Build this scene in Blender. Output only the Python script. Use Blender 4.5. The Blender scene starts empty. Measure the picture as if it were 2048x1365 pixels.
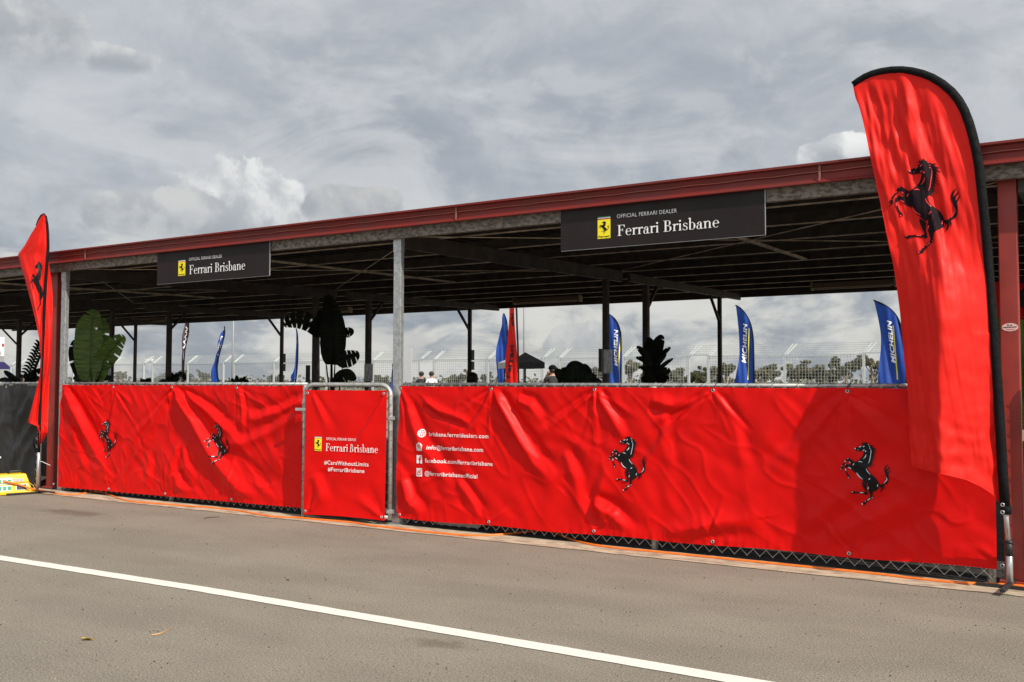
import bpy, bmesh, math, random
from mathutils import Vector, Matrix, noise
random.seed(7)
sc = bpy.context.scene
COL = sc.collection
R = math.radians

# ------------------------------------------------------------------ camera
F, YAW, PITCH, ROLL = 1924.486, 0.55397, 0.04474, 0.0027
EYE = Vector((0, 0, 1.35))
fw = Vector((-math.sin(YAW)*math.cos(PITCH), math.cos(YAW)*math.cos(PITCH), math.sin(PITCH)))
r0 = Vector((math.cos(YAW), math.sin(YAW), 0)); u0 = r0.cross(fw)
rt = r0*math.cos(ROLL)+u0*math.sin(ROLL); up = -r0*math.sin(ROLL)+u0*math.cos(ROLL)
cam = bpy.data.objects.new('camera', bpy.data.cameras.new('camera')); COL.objects.link(cam)
m = Matrix.Identity(4)
for i in range(3):
    m[i][0] = rt[i]; m[i][1] = up[i]; m[i][2] = -fw[i]; m[i][3] = EYE[i]
cam.matrix_world = m
cam.data.lens = F/2048*36; cam.data.clip_end = 20000; cam.data.clip_start = .05
sc.camera = cam
def ray(x, y): return fw+rt*((x-1024)/F)-up*((y-682.5)/F)
def at(x, y, Y=None, z=None, X=None):
    "surveyed point: where the sight line of a photo pixel meets a plane of the place"
    d = ray(x, y)
    t = Y/d.y if Y is not None else ((z-1.35)/d.z if z is not None else X/d.x)
    return EYE+d*t

# ------------------------------------------------------------------ sun, sky, exposure
SUN = Vector((1.2, -.42, 1.05)).normalized()
sun = bpy.data.objects.new('sun', bpy.data.lights.new('sun', 'SUN')); COL.objects.link(sun)
sun.data.energy = 5.0; sun.data.angle = R(.6); sun.data.color = (1, .93, .82)
sun.rotation_euler = SUN.to_track_quat('Z', 'Y').to_euler(); sun.location = (6, -4, 12)
sc.view_settings.view_transform = 'Standard'; sc.view_settings.look = 'None'
sc.view_settings.exposure = 0.12; sc.view_settings.gamma = 1

class NT:
    "tiny node-tree writer"
    def __init__(s, t): s.t = t; s.n = t.nodes; s.l = t.links
    def add(s, typ, **k):
        n = s.n.new(typ)
        for a, b in k.items(): setattr(n, a, b)
        return n
    def put(s, sock, v):
        if hasattr(v, 'is_output'): s.l.new(v, sock)
        elif v is not None: sock.default_value = v
    def math(s, op, a, b=None, c=None, clamp=False):
        n = s.add('ShaderNodeMath', operation=op, use_clamp=clamp); s.put(n.inputs[0], a)
        if b is not None: s.put(n.inputs[1], b)
        if c is not None: s.put(n.inputs[2], c)
        return n.outputs[0]
    def vec(s, op, a, b=None, out=0):
        n = s.add('ShaderNodeVectorMath', operation=op); s.put(n.inputs[0], a)
        if b is not None: s.put(n.inputs[1], b)
        return n.outputs[out]
    def scale(s, v, f):
        n = s.add('ShaderNodeVectorMath', operation='SCALE'); s.put(n.inputs[0], v); s.put(n.inputs['Scale'], f); return n.outputs[0]
    def noise(s, v, sc_, det=4, rough=.5, dist=0):
        n = s.add('ShaderNodeTexNoise'); s.put(n.inputs['Vector'], v)
        n.inputs['Scale'].default_value = sc_; n.inputs['Detail'].default_value = det
        n.inputs['Roughness'].default_value = rough; n.inputs['Distortion'].default_value = dist
        return n.outputs[0]
    def mix(s, f, a, b, mode='MIX'):
        n = s.add('ShaderNodeMix', data_type='RGBA', blend_type=mode); s.put(n.inputs[0], f)
        s.put(n.inputs[6], a if hasattr(a, 'is_output') else (*a[:3], 1)); s.put(n.inputs[7], b if hasattr(b, 'is_output') else (*b[:3], 1))
        return n.outputs[2]
    def rng(s, v, a, b, c=0., d=1., smooth=True):
        n = s.add('ShaderNodeMapRange', interpolation_type='SMOOTHSTEP' if smooth else 'LINEAR')
        s.put(n.inputs[0], v)
        for i, q in enumerate((a, b, c, d)): n.inputs[i+1].default_value = q
        return n.outputs[0]

W = bpy.data.worlds.new('World'); sc.world = W; W.use_nodes = True
W.node_tree.nodes.clear(); t = NT(W.node_tree)
sky = t.add('ShaderNodeTexSky', sky_type='NISHITA'); sky.sun_disc = False
sky.sun_elevation = math.asin(SUN.z); sky.sun_rotation = math.atan2(SUN.x, SUN.y); sky.dust_density = 2
skyc = t.scale(sky.outputs[0], .10)
dirv = t.add('ShaderNodeTexCoord').outputs['Generated']
sp = t.add('ShaderNodeSeparateXYZ'); t.put(sp.inputs[0], dirv)
zz = t.math('ADD', t.math('MAXIMUM', sp.outputs[2], 0.), .16)
cb = t.add('ShaderNodeCombineXYZ'); t.put(cb.inputs[0], t.math('DIVIDE', sp.outputs[0], zz)); t.put(cb.inputs[1], t.math('DIVIDE', sp.outputs[1], zz))
pl = cb.outputs[0]
n1 = t.noise(pl, .75, 7, .52, .3); n2 = t.noise(t.vec('ADD', pl, (7.3, 2.1, 0)), 2.6, 8, .6, .3)
nn = t.math('ADD', t.math('MULTIPLY', n1, .65), t.math('MULTIPLY', n2, .35))
# high grey sheet cloud: soft light and dark bands
cl = t.mix(t.rng(nn, .38, .62), (.36, .39, .435), (.53, .55, .58))
n3 = t.noise(t.vec('MULTIPLY', dirv, (2.2, 2.2, 5.)), 2.1, 8, .58, .6)
cl = t.mix(t.math('MULTIPLY', t.rng(n3, .50, .66), .65), cl, (.62, .63, .64))
# lower sky: creamy gaps between blue-grey banks
v4 = t.vec('MULTIPLY', dirv, (3., 3., 8.)); n4 = t.noise(v4, 3.0, 9, .56, .35); n4b = t.noise(t.vec('ADD', v4, (-.07, .03, -.09)), 3.0, 6, .5, .35)
rel4 = t.rng(t.math('SUBTRACT', n4, n4b), -.10, .12)
low = t.mix(t.rng(n4, .40, .56), (.27, .305, .355), (.62, .61, .57))
low = t.mix(t.math('MULTIPLY', rel4, .40), low, (.78, .76, .71))
cl = t.mix(t.rng(sp.outputs[2], .08, .22, .85, 0.), cl, low)
n5 = t.noise(t.vec('MULTIPLY', dirv, (2.6, 2.6, 3.8)), 3.2, 9, .6, .5); n5b = t.noise(t.vec('ADD', t.vec('MULTIPLY', dirv, (2.6, 2.6, 3.8)), (-.05, .03, -.06)), 3.2, 6, .55, .5)
cl = t.mix(t.math('MULTIPLY', t.rng(t.math('SUBTRACT', n5, n5b), -.02, .14), .30), cl, (.66, .67, .68))
cl = t.mix(t.math('MULTIPLY', t.rng(t.math('SUBTRACT', n5b, n5), .0, .14), .22), cl, (.28, .315, .36))
# a few cumulus heads standing in front of the sheet
def cumulus(px, py, rx, ry, seed, bright):
    global cl
    c = ray(px, py).normalized()
    e1 = Vector((0, 0, 1)).cross(c).normalized(); e2 = c.cross(e1)
    wv = t.vec('ADD', dirv, (seed, seed*.7, 0))
    du = t.math('DIVIDE', t.vec('DOT_PRODUCT', dirv, tuple(e1), 1), rx/F)
    dv0 = t.math('DIVIDE', t.vec('DOT_PRODUCT', dirv, tuple(e2), 1), ry/F)
    dv = t.math('MAXIMUM', dv0, t.math('MULTIPLY', dv0, -.75))
    d = t.math('SQRT', t.math('ADD', t.math('MULTIPLY', du, du), t.math('MULTIPLY', dv, dv)))
    front = t.math('GREATER_THAN', t.vec('DOT_PRODUCT', dirv, tuple(c), 1), 0)
    puff = t.noise(wv, 16, 7, .55, .2)
    f = t.math('ADD', t.math('SUBTRACT', 1., d), t.math('MULTIPLY', t.math('SUBTRACT', puff, .5), 1.7))
    edge = t.rng(f, .10, .24)
    soft = t.math('MULTIPLY', t.math('MULTIPLY', edge, t.rng(dv0, -1.1, -.1)), front)
    puff2 = t.noise(t.vec('ADD', wv, (-.016, .006, -.012)), 16, 6, .55, .2)
    rel = t.rng(t.math('SUBTRACT', puff, puff2), -.12, .14)
    lit = t.math('ADD', t.math('MULTIPLY', rel, .6), t.rng(dv0, -.7, .7, 0, .45))
    cc = t.mix(lit, (.34, .365, .40), (bright, bright, bright*.985))
    cl = t.mix(soft, cl, cc)
cumulus(470, 420, 175, 95, 1.3, .78)
cumulus(300, 430, 160, 60, 4.4, .60)
cumulus(700, 410, 120, 45, 6.4, .55)
cumulus(250, 120, 70, 34, 5.1, .66)
cumulus(1690, 300, 75, 38, 9.7, .85)
cumulus(1180, 690, 130, 50, 3.9, .60)
cumulus(40, 60, 120, 80, 2.2, .62)
# sky boosted on the sun side behind the camera, added as fill light
glow = t.rng(t.vec('DOT_PRODUCT', dirv, tuple(Vector((.45, -.72, .52)).normalized()), 1), .05, .95, 1., 1.75)
final = t.scale(t.mix(.93, skyc, cl), glow)
bg = t.add('ShaderNodeBackground'); t.put(bg.inputs[0], final); bg.inputs[1].default_value = .98
t.put(t.add('ShaderNodeOutputWorld').inputs[0], bg.outputs[0])

# ------------------------------------------------------------------ materials
def mat(name, col, rough=.6, metal=0, spec=.5, var=0, vscale=8, col2=None, bump=0, bscale=60, trans=0, coat=0, stretch=None, lo=.4, hi=.62):
    M = bpy.data.materials.new(name); M.use_nodes = True; q = NT(M.node_tree)
    b = q.n['Principled BSDF']; b.inputs['Roughness'].default_value = rough; b.inputs['Metallic'].default_value = metal
    b.inputs['Specular IOR Level'].default_value = spec; b.inputs['Coat Weight'].default_value = coat
    tc = q.add('ShaderNodeTexCoord').outputs['Object']
    if stretch: tc = q.vec('MULTIPLY', tc, stretch)
    c = None
    if col2 or var:
        n_ = q.noise(tc, vscale, 6, .6)
        c = q.mix(q.rng(n_, lo, hi), col, col2 if col2 else tuple(x*(1-var) for x in col)); q.put(b.inputs['Base Color'], c)
        q.put(b.inputs['Roughness'], q.rng(q.noise(tc, vscale*2.3, 4), .3, .7, rough*.85, min(1, rough*1.15)))
    else: b.inputs['Base Color'].default_value = (*col, 1)
    if bump:
        bp = q.add('ShaderNodeBump'); bp.inputs['Strength'].default_value = bump; bp.inputs['Distance'].default_value = .01
        q.put(bp.inputs['Height'], q.noise(tc, bscale, 5, .6)); q.put(b.inputs['Normal'], bp.outputs[0])
    if trans:
        tr = q.add('ShaderNodeBsdfTranslucent'); tr.inputs[0].default_value = (*[min(1, x*1.15) for x in col], 1)
        if c: q.put(tr.inputs[0], c)
        mx = q.add('ShaderNodeMixShader'); mx.inputs[0].default_value = trans
        q.l.new(b.outputs[0], mx.inputs[1]); q.l.new(tr.outputs[0], mx.inputs[2])
        q.l.new(mx.outputs[0], q.n['Material Output'].inputs[0])
    return M
RED = mat('red_vinyl', (.67, .0036, .0026), .45, spec=.15, var=.10, vscale=3, bump=.04, bscale=260)
REDF = mat('red_flag_cloth', (.76, .016, .010), .55, spec=.2, var=.06, vscale=5, bump=.1, bscale=300, trans=.12)
BLKV = mat('black_vinyl', (.018, .017, .018), .45, var=.3, vscale=3, bump=.06, bscale=260)
BLKF = mat('black_sleeve_cloth', (.008, .008, .009), .85, spec=.15, var=.3, vscale=20, bump=.15, bscale=300)
INK = mat('black_print', (.005, .005, .006), .5, spec=.2)
WINK = mat('white_print', (.80, .80, .80), .45)
BINK = mat('pale_blue_print', (.55, .66, .72), .45)
YEL = mat('yellow_print', (.85, .72, .01), .4)
GRN = mat('green_print', (.01, .20, .08), .4); RINK = mat('red_print', (.62, .02, .02), .4)
BLUE = mat('blue_flag_cloth', (.008, .06, .36), .55, var=.2, vscale=2, trans=.25)
MAROON = mat('maroon_paint', (.175, .018, .014), .5, spec=.3, var=.14, vscale=2.2, col2=(.145, .023, .019), bump=.04, bscale=40)
REDPOST = mat('red_oxide_post', (.30, .032, .022), .45, var=.22, vscale=3, bump=.05, bscale=60)
GALV = mat('galvanised_steel', (.52, .54, .54), .42, metal=.75, var=.25, vscale=26, bump=.05, bscale=90)
GALVD = mat('weathered_galvanised_beam', (.22, .195, .165), .75, metal=.1, col2=(.085, .072, .060), vscale=26, stretch=(.8, 1, 1.4), bump=.2, bscale=80)
TUBE = mat('galvanised_tube', (.50, .50, .48), .45, metal=.55, var=.3, vscale=14)
WIRE = mat('fence_wire', (.45, .44, .42), .5, metal=.5)
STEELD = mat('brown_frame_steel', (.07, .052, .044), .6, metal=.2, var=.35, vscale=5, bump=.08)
PURD = mat('shaded_purlin_steel', (.045, .038, .032), .7, metal=.1, var=.45, vscale=6, bump=.1)  # darker copy of the purlin steel, under-roof shade put into the colour
PURL = mat('lit_purlin_steel', (.72, .60, .46), .65, metal=.2, var=.45, vscale=6, bump=.1)  # pale copy, light bounced up from the ground put into the colour
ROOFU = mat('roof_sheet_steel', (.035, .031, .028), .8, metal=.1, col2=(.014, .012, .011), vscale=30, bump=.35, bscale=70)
SIGNM = mat('charcoal_sign_panel', (.019, .014, .014), .45, spec=.2, var=.15, vscale=2)
ALU = mat('aluminium_pole', (.55, .55, .55), .35, metal=.7, var=.15)
WHITE = mat('white_board', (.70, .71, .74), .6, var=.05)
ORANGE = mat('orange_cord_rubber', (.80, .17, .012), .45, var=.15, vscale=12)
YBOX = mat('yellow_plastic', (.80, .52, .008), .42, var=.1, vscale=8)
DARK = mat('black_plastic', (.015, .015, .016), .5)
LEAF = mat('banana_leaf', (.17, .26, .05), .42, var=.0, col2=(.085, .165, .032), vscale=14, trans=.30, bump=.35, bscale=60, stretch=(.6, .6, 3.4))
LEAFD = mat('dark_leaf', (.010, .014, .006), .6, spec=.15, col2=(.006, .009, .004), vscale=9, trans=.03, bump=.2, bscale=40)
STEM = mat('plant_stem', (.09, .13, .03), .55, var=.4, vscale=10)
POT = mat('charcoal_pot', (.05, .048, .045), .7, var=.2)
BARK = mat('gum_bark', (.30, .25, .20), .8, col2=(.14, .11, .085), vscale=2)
GUM = mat('gum_leaves', (.080, .082, .034), .6, col2=(.045, .050, .022), vscale=.5, trans=.25)
GUM2 = mat('pale_gum_leaves', (.12, .112, .060), .6, col2=(.06, .060, .030), vscale=.5, trans=.25)
SKIN = mat('skin', (.42, .23, .16), .5, var=.1); HAIR = mat('dark_hair', (.018, .012, .009), .55, bump=.4, bscale=120)
BTEE = mat('black_shirt', (.015, .015, .018), .8, bump=.2); WTEE = mat('white_shirt', (.75, .75, .76), .8, bump=.2)
TROU = mat('dark_trousers', (.03, .032, .04), .8); CANV = mat('black_canvas', (.004, .004, .0045), .9, spec=.1, var=.2)
PURPLE = mat('violet_canvas', (.16, .14, .55), .6, var=.1); BROWNF = mat('brown_flag_cloth', (.07, .035, .04), .6, trans=.15)
TWIGM = mat('dry_twig', (.55, .33, .15), .7, var=.3); DRYL = mat('dry_leaf', (.62, .42, .08), .6, col2=(.35, .2, .05), vscale=60)
GLASS = mat('clear_plastic_sleeve', (.16, .18, .19), .12, spec=.8, col2=(.38, .41, .43), vscale=14, stretch=(3, 3, 1))

def asphalt():
    M = bpy.data.materials.new('worn_asphalt'); M.use_nodes = True; q = NT(M.node_tree); b = q.n['Principled BSDF']
    tc = q.add('ShaderNodeTexCoord').outputs['Object']
    fine = q.noise(tc, 105, 2, .75); mid = q.noise(tc, 48, 4, .75); big = q.noise(q.vec('MULTIPLY', tc, (.7, 1.4, 1)), 1.1, 6, .6)
    c = q.mix(q.rng(big, .3, .7), (.184, .163, .130), (.238, .211, .168))
    c = q.mix(q.math('MULTIPLY', q.rng(fine, .52, .68), .75), c, (.36, .325, .27))
    c = q.mix(q.math('MULTIPLY', q.rng(fine, .47, .33), .9), c, (.055, .049, .040))
    c = q.mix(q.math('MULTIPLY', q.rng(mid, .46, .30), .6), c, (.07, .062, .050))
    vo = q.add('ShaderNodeTexVoronoi'); q.put(vo.inputs['Vector'], tc); vo.inputs['Scale'].default_value = 16
    c = q.mix(q.math('MULTIPLY', q.rng(vo.outputs['Distance'], .10, .06), q.rng(q.noise(tc, 5, 2), .55, .62)), c, (.035, .030, .027))
    # oil stain beside the left post
    p = at(145, 1025, z=0)
    dv = q.vec('MULTIPLY', q.vec('SUBTRACT', tc, (p.x, p.y, 0)), (1.05, 2.6, 0))
    ln = q.vec('LENGTH', dv, None, 1)
    st = q.rng(q.math('ADD', ln, q.math('MULTIPLY', q.noise(tc, 3.2, 5, .7), 1.1)), 1.15, .75)
    c = q.mix(q.math('MULTIPLY', st, .5), c, (.085, .055, .042))
    p = at(880, 1288, z=0)
    ln = q.vec('LENGTH', q.vec('MULTIPLY', q.vec('SUBTRACT', tc, (p.x, p.y, 0)), (2.4, 4.5, 0)), None, 1)
    st = q.rng(q.math('ADD', ln, q.math('MULTIPLY', q.noise(tc, 9, 5, .7), 1.2)), 1.15, .7)
    c = q.mix(q.math('MULTIPLY', st, .45), c, (.075, .058, .045))
    q.put(b.inputs['Base Color'], c); b.inputs['Roughness'].default_value = .86; b.inputs['Specular IOR Level'].default_value = .3
    bp = q.add('ShaderNodeBump'); bp.inputs['Strength'].default_value = .55; bp.inputs['Distance'].default_value = .004
    q.put(bp.inputs['Height'], q.math('ADD', fine, q.math('MULTIPLY', mid, 1.2))); q.put(b.inputs['Normal'], bp.outputs[0])
    return M
ASPH = asphalt()
CONC = mat('weathered_concrete', (.50, .41, .29), .85, col2=(.22, .175, .13), vscale=5, bump=.4, bscale=70, stretch=(1, 2.5, 1), lo=.35, hi=.7)
LINE = mat('road_paint', (.72, .68, .61), .75, col2=(.54, .50, .44), vscale=55, bump=.35, bscale=170, lo=.52, hi=.74)
GRASS = mat('dry_grass_ground', (.10, .10, .045), .9, col2=(.17, .15, .08), vscale=.4)
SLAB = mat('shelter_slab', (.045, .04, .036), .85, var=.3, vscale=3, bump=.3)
HILLM = mat('hill_scrub', (.06, .08, .085), .9, var=.3, vscale=.01)

# ------------------------------------------------------------------ mesh builders
class MB:
    def __init__(s): s.v = []; s.f = []
    def box(s, x0, x1, y0, y1, z0, z1, M=None):
        b = len(s.v)
        for x in (x0, x1):
            for y in (y0, y1):
                for z in (z0, z1):
                    p = Vector((x, y, z)); s.v.append(M @ p if M else p)
        s.f += [tuple(b+i for i in q) for q in ((0, 1, 3, 2), (4, 6, 7, 5), (0, 4, 5, 1), (2, 3, 7, 6), (0, 2, 6, 4), (1, 5, 7, 3))]
        return s
    def bar(s, a, b, w, d=None, side=None):
        "box-section bar from a to b: w across, d the other way"
        a = Vector(a); b = Vector(b); d = d or w; ax = (b-a).normalized()
        sd = Vector(side) if side else (Vector((0, 0, 1)) if abs(ax.z) < .9 else Vector((0, 1, 0)))
        e1 = ax.cross(sd).normalized(); e2 = e1.cross(ax).normalized(); k = len(s.v)
        for p in (a, b):
            for i, j in ((-1, -1), (1, -1), (1, 1), (-1, 1)): s.v.append(p+e1*(i*w/2)+e2*(j*d/2))
        s.f += [(k, k+3, k+2, k+1), (k+4, k+5, k+6, k+7)]+[(k+i, k+(i+1) % 4, k+4+(i+1) % 4, k+4+i) for i in range(4)]
        return s
    def tube(s, pts, r, n=8, cap=True):
        pts = [Vector(p) for p in pts]; rs = r if isinstance(r, (list, tuple)) else [r]*len(pts); k = len(s.v)
        prev = None
        for i, p in enumerate(pts):
            ax = (pts[min(i+1, len(pts)-1)]-pts[max(i-1, 0)]).normalized()
            e = prev if prev else (Vector((0, 0, 1)) if abs(ax.z) < .9 else Vector((1, 0, 0)))
            e1 = (e-ax*e.dot(ax))
            e1 = e1.normalized() if e1.length > 1e-5 else ax.orthogonal().normalized()
            prev = e1; e2 = ax.cross(e1)
            for j in range(n):
                a = 2*math.pi*j/n; s.v.append(p+(e1*math.cos(a)+e2*math.sin(a))*rs[i])
        for i in range(len(pts)-1):
            for j in range(n):
                s.f.append((k+i*n+j, k+i*n+(j+1) % n, k+(i+1)*n+(j+1) % n, k+(i+1)*n+j))
        if cap: s.f += [tuple(k+j for j in reversed(range(n))), tuple(k+(len(pts)-1)*n+j for j in range(n))]
        return s
    def ring(s, c, r, rr, nrm, n=14, m_=6):
        c = Vector(c); nrm = Vector(nrm).normalized(); e1 = nrm.orthogonal().normalized(); e2 = nrm.cross(e1); k = len(s.v)
        for i in range(n):
            a = 2*math.pi*i/n; d = e1*math.cos(a)+e2*math.sin(a)
            for j in range(m_):
                b = 2*math.pi*j/m_; s.v.append(c+d*(r+rr*math.cos(b))+nrm*(rr*math.sin(b)))
        for i in range(n):
            for j in range(m_):
                s.f.append((k+i*m_+j, k+((i+1) % n)*m_+j, k+((i+1) % n)*m_+(j+1) % m_, k+i*m_+(j+1) % m_))
        return s
    def grid(s, fn, nu, nv):
        k = len(s.v)
        for i in range(nu+1):
            for j in range(nv+1): s.v.append(Vector(fn(i/nu, j/nv)))
        for i in range(nu):
            for j in range(nv): s.f.append((k+i*(nv+1)+j, k+(i+1)*(nv+1)+j, k+(i+1)*(nv+1)+j+1, k+i*(nv+1)+j+1))
        return s
    def poly(s, pts):
        k = len(s.v); s.v += [Vector(p) for p in pts]; s.f.append(tuple(range(k, k+len(pts)))); return s
    def prism(s, pts, vec):
        "extrude a closed outline by vec"
        k = len(s.v); n = len(pts); vec = Vector(vec)
        s.v += [Vector(p) for p in pts]+[Vector(p)+vec for p in pts]
        s.f += [tuple(k+i for i in reversed(range(n))), tuple(k+n+i for i in range(n))]
        s.f += [(k+i, k+(i+1) % n, k+n+(i+1) % n, k+n+i) for i in range(n)]
        return s
    def blob(s, c, rx, ry, rz, nu=12, nv=8, jit=0):
        c = Vector(c)
        def fn(u, v):
            a = 2*math.pi*u; b = math.pi*(v-.5); q = 1+jit*noise.noise(Vector((math.cos(a)*2, math.sin(a)*2, v*5))+c)
            return c+Vector((rx*math.cos(a)*math.cos(b), ry*math.sin(a)*math.cos(b), rz*math.sin(b)))*q
        return s.grid(fn, nu, nv)
    def build(s, name, m_, parent=None, smooth=False, bevel=0, org=None):
        me = bpy.data.meshes.new(name); o = bpy.data.objects.new(name, me)
        org = Vector(org) if org is not None else Vector((0, 0, 0))
        me.from_pydata([tuple(p-org) for p in s.v], [], s.f)
        bm = bmesh.new(); bm.from_mesh(me); bmesh.ops.recalc_face_normals(bm, faces=bm.faces); bm.to_mesh(me); bm.free()
        if m_: me.materials.append(m_)
        if smooth: me.polygons.foreach_set('use_smooth', [True]*len(me.polygons))
        COL.objects.link(o)
        if parent:
            o.parent = parent; o.location = org-(Vector(parent.get('org', (0, 0, 0))) if parent.parent is None else Vector((0, 0, 0)))
        else: o.location = org
        if bevel:
            bv = o.modifiers.new('bevel', 'BEVEL'); bv.width = bevel; bv.segments = 2; bv.limit_method = 'ANGLE'
        return o
def tag(o, label=None, cat=None, group=None, kind=None):
    for k, v in (('label', label), ('category', cat), ('group', group), ('kind', kind)):
        if v: o[k] = v
    return o
def thing(name, loc, label, cat, group=None):
    o = bpy.data.objects.new(name, None); COL.objects.link(o); o.empty_display_size = .1
    o.location = loc; o['org'] = list(Vector(loc)); return tag(o, label, cat, group)

def remesh_cut(me, step):
    "cut a flat (x,z) mesh along a grid so that it can follow cloth"
    bm = bmesh.new(); bm.from_mesh(me)
    for ax in (0, 2):
        lo = min(v.co[ax] for v in bm.verts); hi = max(v.co[ax] for v in bm.verts)
        c = math.floor(lo/step)*step+step
        while c < hi:
            n = Vector((0, 0, 0)); n[ax] = 1; co = Vector((0, 0, 0)); co[ax] = c
            bmesh.ops.bisect_plane(bm, geom=bm.verts[:]+bm.edges[:]+bm.faces[:], plane_co=co, plane_no=n, dist=1e-6)
            c += step
    bmesh.ops.triangulate(bm, faces=bm.faces[:])
    bm.to_mesh(me); bm.free()
def flat(name, polys, m_, parent, surf, step=.02, eps=.003, smooth=True):
    "print made of (x,z) outlines laid onto the surface y=surf(x,z)"
    me = bpy.data.meshes.new(name); vs = []; fs = []; ix = []
    for i, p in enumerate(polys):
        k = len(vs); vs += [(q[0], i*.00012, q[1]) for q in p]; fs.append(tuple(range(k, k+len(p))))
    me.from_pydata(vs, [], fs)
    bm = bmesh.new(); bm.from_mesh(me); bmesh.ops.triangulate(bm, faces=bm.faces[:], ngon_method='EAR_CLIP'); bm.to_mesh(me); bm.free()
    return lay(name, me, m_, parent, surf, step, eps)
def lay(name, me, m_, parent, surf, step, eps):
    if step: remesh_cut(me, step)
    root = parent
    while root.parent: root = root.parent
    org = Vector(root.get('org', (0, 0, 0)))
    for v in me.vertices:
        x, o_, z = v.co; v.co = Vector((x, surf(x, z)-eps-o_, z))-org
    bm = bmesh.new(); bm.from_mesh(me)
    for f_ in bm.faces:
        if f_.normal.y > 0: f_.normal_flip()
    bm.to_mesh(me); bm.free()
    me.materials.clear(); me.materials.append(m_)
    o = bpy.data.objects.new(name, me); COL.objects.link(o); o.parent = parent
    return o
def text_mesh(body, x0, x1, z0, h, shear=0, bold=0, rot=False):
    "lettering fitted into x0..x1 with base line z0 and capital height h"
    cu = bpy.data.curves.new('t', 'FONT'); cu.body = body; cu.size = 1; cu.resolution_u = 3; cu.shear = shear; cu.offset = bold; cu.space_character = 1.07
    o = bpy.data.objects.new('t', cu); me = bpy.data.meshes.new_from_object(o)
    bpy.data.objects.remove(o)
    xs = [v.co.x for v in me.vertices]
    cap = .729
    sx = (x1-x0)/(max(xs)-min(xs)); mn = min(xs)
    for v in me.vertices:
        v.co = Vector((x0+(v.co.x-mn)*sx, 0, z0+v.co.y/cap*h))
    return me
def writing(name, body, parent, surf, m_, x0, x1, z0, h, step=.02, eps=.0045, **k):
    return lay(name, text_mesh(body, x0, x1, z0, h, **k), m_, parent, surf, step, eps)

# ---- rearing horse emblem, traced in a 1274 x 1365 field
HORSE = [[(450,495),(500,478),(540,445),(580,402),(608,352),(622,305),(600,292),(550,286),(510,291),(478,280),(458,262),(456,245),(470,230),(520,213),(560,195),(590,183),(618,172),(592,166),(560,152),(602,153),(580,130),(622,146),(612,116),(641,140),(647,112),(668,137),(695,155),(716,166),(742,182),(810,184),(762,200),(800,226),(856,246),(790,246),(820,271),(866,300),(790,280),(810,316),(850,350),(785,315),(800,351),(846,383),(780,350),(795,386),(841,421),(775,385),(785,416),(836,456),(768,420),(776,451),(801,481),(755,455),(760,481),(796,511),(748,490),(760,516),(836,546),(745,520),(750,546),(811,573),(735,545),(740,566),(771,593),(715,565),(690,570),(686,602),(702,642),(737,690),(782,725),(832,770),(866,820),(883,872),(905,884),(940,878),(970,860),(998,820),(1008,770),(1003,710),(988,670),(973,630),(974,590),(990,550),(1015,525),(1046,510),(1016,548),(1002,578),(1002,610),(1030,590),(1055,558),(1070,543),(1062,580),(1037,612),(1026,640),(1031,658),(1056,638),(1075,600),(1081,585),(1081,625),(1062,660),(1048,685),(1054,730),(1053,790),(1038,840),(1003,876),(966,892),(977,930),(972,978),(956,932),(940,908),(947,950),(932,990),(895,1031),(906,990),(921,960),(915,918),(896,960),(885,985),(900,930),(884,905),(880,935),(860,972),(820,1002),(780,1022),(762,1042),(759,1080),(757,1108),(770,1135),(757,1150),(732,1156),(702,1181),(667,1215),(637,1246),(630,1271),(590,1278),(560,1276),(557,1258),(580,1240),(610,1234),(620,1205),(650,1184),(680,1155),(714,1133),(720,1108),(708,1060),(690,1010),(680,960),(682,920),(692,885),(702,858),(664,886),(600,832),(540,780),(500,732),(470,692),(430,670),(385,634),(345,601),(310,594),(302,620),(306,660),(326,710),(346,740),(367,765),(369,790),(345,803),(330,790),(325,760),(300,712),(284,660),(274,610),(279,563),(296,543),(330,541),(372,551),(398,553),(368,515),(342,486),(325,478),(298,502),(271,543),(246,577),(251,602),(246,635),(226,651),(203,656),(200,630),(214,590),(230,558),(260,518),(289,473),(319,434),(338,421),(370,434),(412,464)],
 [(584,842),(582,872),(590,912),(610,962),(636,1010),(646,1040),(600,1045),(530,1038),(480,1040),(440,1036),(400,1041),(384,1053),(400,1069),(430,1083),(455,1069),(510,1061),(570,1069),(630,1081),(660,1093),(681,1081),(673,1045),(662,1000),(664,950),(670,905),(657,886),(600,848)]]
HI = [[(487,688),(500,715),(540,765),(600,805)],[(662,603),(680,650),(735,710)],[(657,348),(650,385),(610,432)],[(522,487),(555,478),(592,493)],[(447,520),(425,555)],[(342,595),(390,622)],[(290,622),(294,665)],[(297,478),(278,502)],[(362,492),(380,515)],[(1014,740),(1022,790),(970,858)],[(860,880),(856,925)],[(733,775),(706,805)],[(697,938),(688,980)],[(545,1048),(605,1052)],[(715,1150),(668,1187)],[(535,220),(577,202)],[(605,212),(630,192)],[(603,282),(632,262)],[(740,240),(745,290),(738,350),(728,410),(716,470),(700,510)]]
DOTS = [(470,246,12),(520,264,7),(336,438,8),(294,553,7),(228,575,7),(212,636,8),(344,787,9),(704,170,8),(720,200,8),(724,230,10),(652,290,13),(415,1046,10),(752,1133,9),(633,1206,8),(575,1262,14)]
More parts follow.
